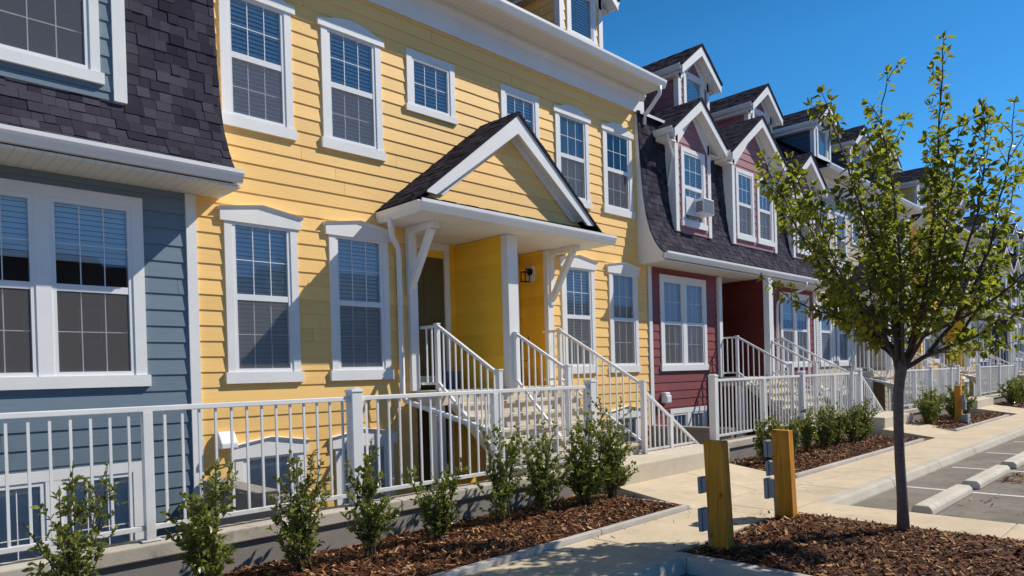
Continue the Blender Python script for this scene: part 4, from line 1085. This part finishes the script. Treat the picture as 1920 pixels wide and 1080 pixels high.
# red car at the right edge
def car(x, y):
    o = thing('parked_car', 'dark red parked car just entering at the right edge', 'car', (x, y, -.13))
    pr = [(0, .25), (0, .62), (.15, .78), (1.05, .92), (1.75, 1.42), (3.05, 1.45), (3.75, 1.02), (4.2, .95), (4.3, .6), (4.28, .25)]
    m = MB(); m.prism([(-p[0], p[1]) for p in pr], 'x', 0, 1.72); m.build('body', M['red'], o, bevel=.06)
    g = MB()
    for s in (-.004, 1.724): g.prism([(-1.2, .95), (-1.8, 1.36), (-3.0, 1.38), (-3.6, 1.0)], 'x', s - .004, s + .004)
    g.prism([(-1.1, .955), (-1.74, 1.41), (-1.76, 1.40), (-1.14, .94)], 'x', .12, 1.6); g.build('window', M['interior'], o)
    for yy in (-.8, -3.5):
        for xx in (.02, 1.56):
            w = MB(); w.tube([(xx, yy, .31), (xx + .15, yy, .31)], .31, 20); ww = w.build('wheel', M['tyre'], o)
            w = MB(); w.tube([(xx - .005, yy, .31), (xx + .155, yy, .31)], .19, 14); w.build('rim', M['metal'], ww)
    for xx in (.06, 1.36):
        l = MB(); l.box(xx, xx + .3, -.06, .02, .58, .70); l.build('headlight', M['vinyl'], o, bevel=.02)
car(20.75, 2.55)

# ================================================================== LIGHT, SKY, CAMERA
SUN = Vector((1, -.55, 1.04)).normalized()
el = math.asin(SUN.z); az = math.atan2(SUN.x, SUN.y)
w = bpy.data.worlds.new('World'); scene.world = w; w.use_nodes = True; nt = w.node_tree; nt.nodes.clear()
wo = nt.nodes.new('ShaderNodeOutputWorld'); bg = nt.nodes.new('ShaderNodeBackground'); sk = nt.nodes.new('ShaderNodeTexSky')
sk.sky_type = 'NISHITA'; sk.sun_disc = False; sk.sun_elevation = el; sk.sun_rotation = az
sk.altitude = 1100; sk.air_density = .8; sk.dust_density = .0; sk.ozone_density = 3.5
bg.inputs[1].default_value = .10
hs = nt.nodes.new('ShaderNodeHueSaturation'); hs.inputs['Saturation'].default_value = 1.25
mnn = nt.nodes.new('ShaderNodeVectorMath'); mnn.operation = 'MINIMUM'; mnn.inputs[1].default_value = (1.7, 4.3, 9.6)
tn = nt.nodes.new('ShaderNodeVectorMath'); tn.operation = 'MULTIPLY'; tn.inputs[1].default_value = (1.12, 1.66, 1.58)
nt.links.new(sk.outputs[0], hs.inputs['Color']); nt.links.new(hs.outputs[0], tn.inputs[0]); nt.links.new(tn.outputs[0], mnn.inputs[0]); tc = nt.nodes.new('ShaderNodeTexCoord'); sz = nt.nodes.new('ShaderNodeSeparateXYZ'); nt.links.new(tc.outputs['Generated'], sz.inputs[0])
zf = mrange(nt, sz.outputs[2], .40, .80, 1.0, .35)   # deeper blue towards the zenith
nt.links.new(scale_col(nt, mnn.outputs[0], zf), bg.inputs[0]); nt.links.new(bg.outputs[0], wo.inputs[0])
L = bpy.data.lights.new('sun', 'SUN'); L.energy = 5; L.angle = math.radians(.5); L.color = (1, .935, .825)
lo = bpy.data.objects.new('sun', L); COL.objects.link(lo); lo.rotation_euler = SUN.to_track_quat('Z', 'Y').to_euler(); lo.location = (10, -10, 30)

yaw, pit, rol = map(math.radians, (45.30, -.484, 1.556))
f = Vector((math.cos(yaw) * math.cos(pit), math.sin(yaw) * math.cos(pit), math.sin(pit)))
r0 = Vector((math.sin(yaw), -math.cos(yaw), 0)); d0 = -(r0.cross(f))
cr, sr = math.cos(rol), math.sin(rol); right = r0 * cr + d0 * sr; down = d0 * cr - r0 * sr
cam = bpy.data.cameras.new('camera'); co = bpy.data.objects.new('camera', cam); COL.objects.link(co)
mw = Matrix.Identity(4)
for i in range(3): mw[i][0] = right[i]; mw[i][1] = -down[i]; mw[i][2] = -f[i]
mw[0][3], mw[1][3], mw[2][3] = 0, 0, 1.65
co.matrix_world = mw; cam.sensor_width = 36; cam.lens = 1312.2 / 1920 * 36; cam.shift_y = (712.9 - 540) / 1920
cam.clip_start = .05; cam.clip_end = 3000; scene.camera = co
scene.view_settings.view_transform = 'Standard'; scene.view_settings.look = 'None'; scene.view_settings.exposure = 0
scene.cycles.max_bounces = 8; scene.cycles.transparent_max_bounces = 24
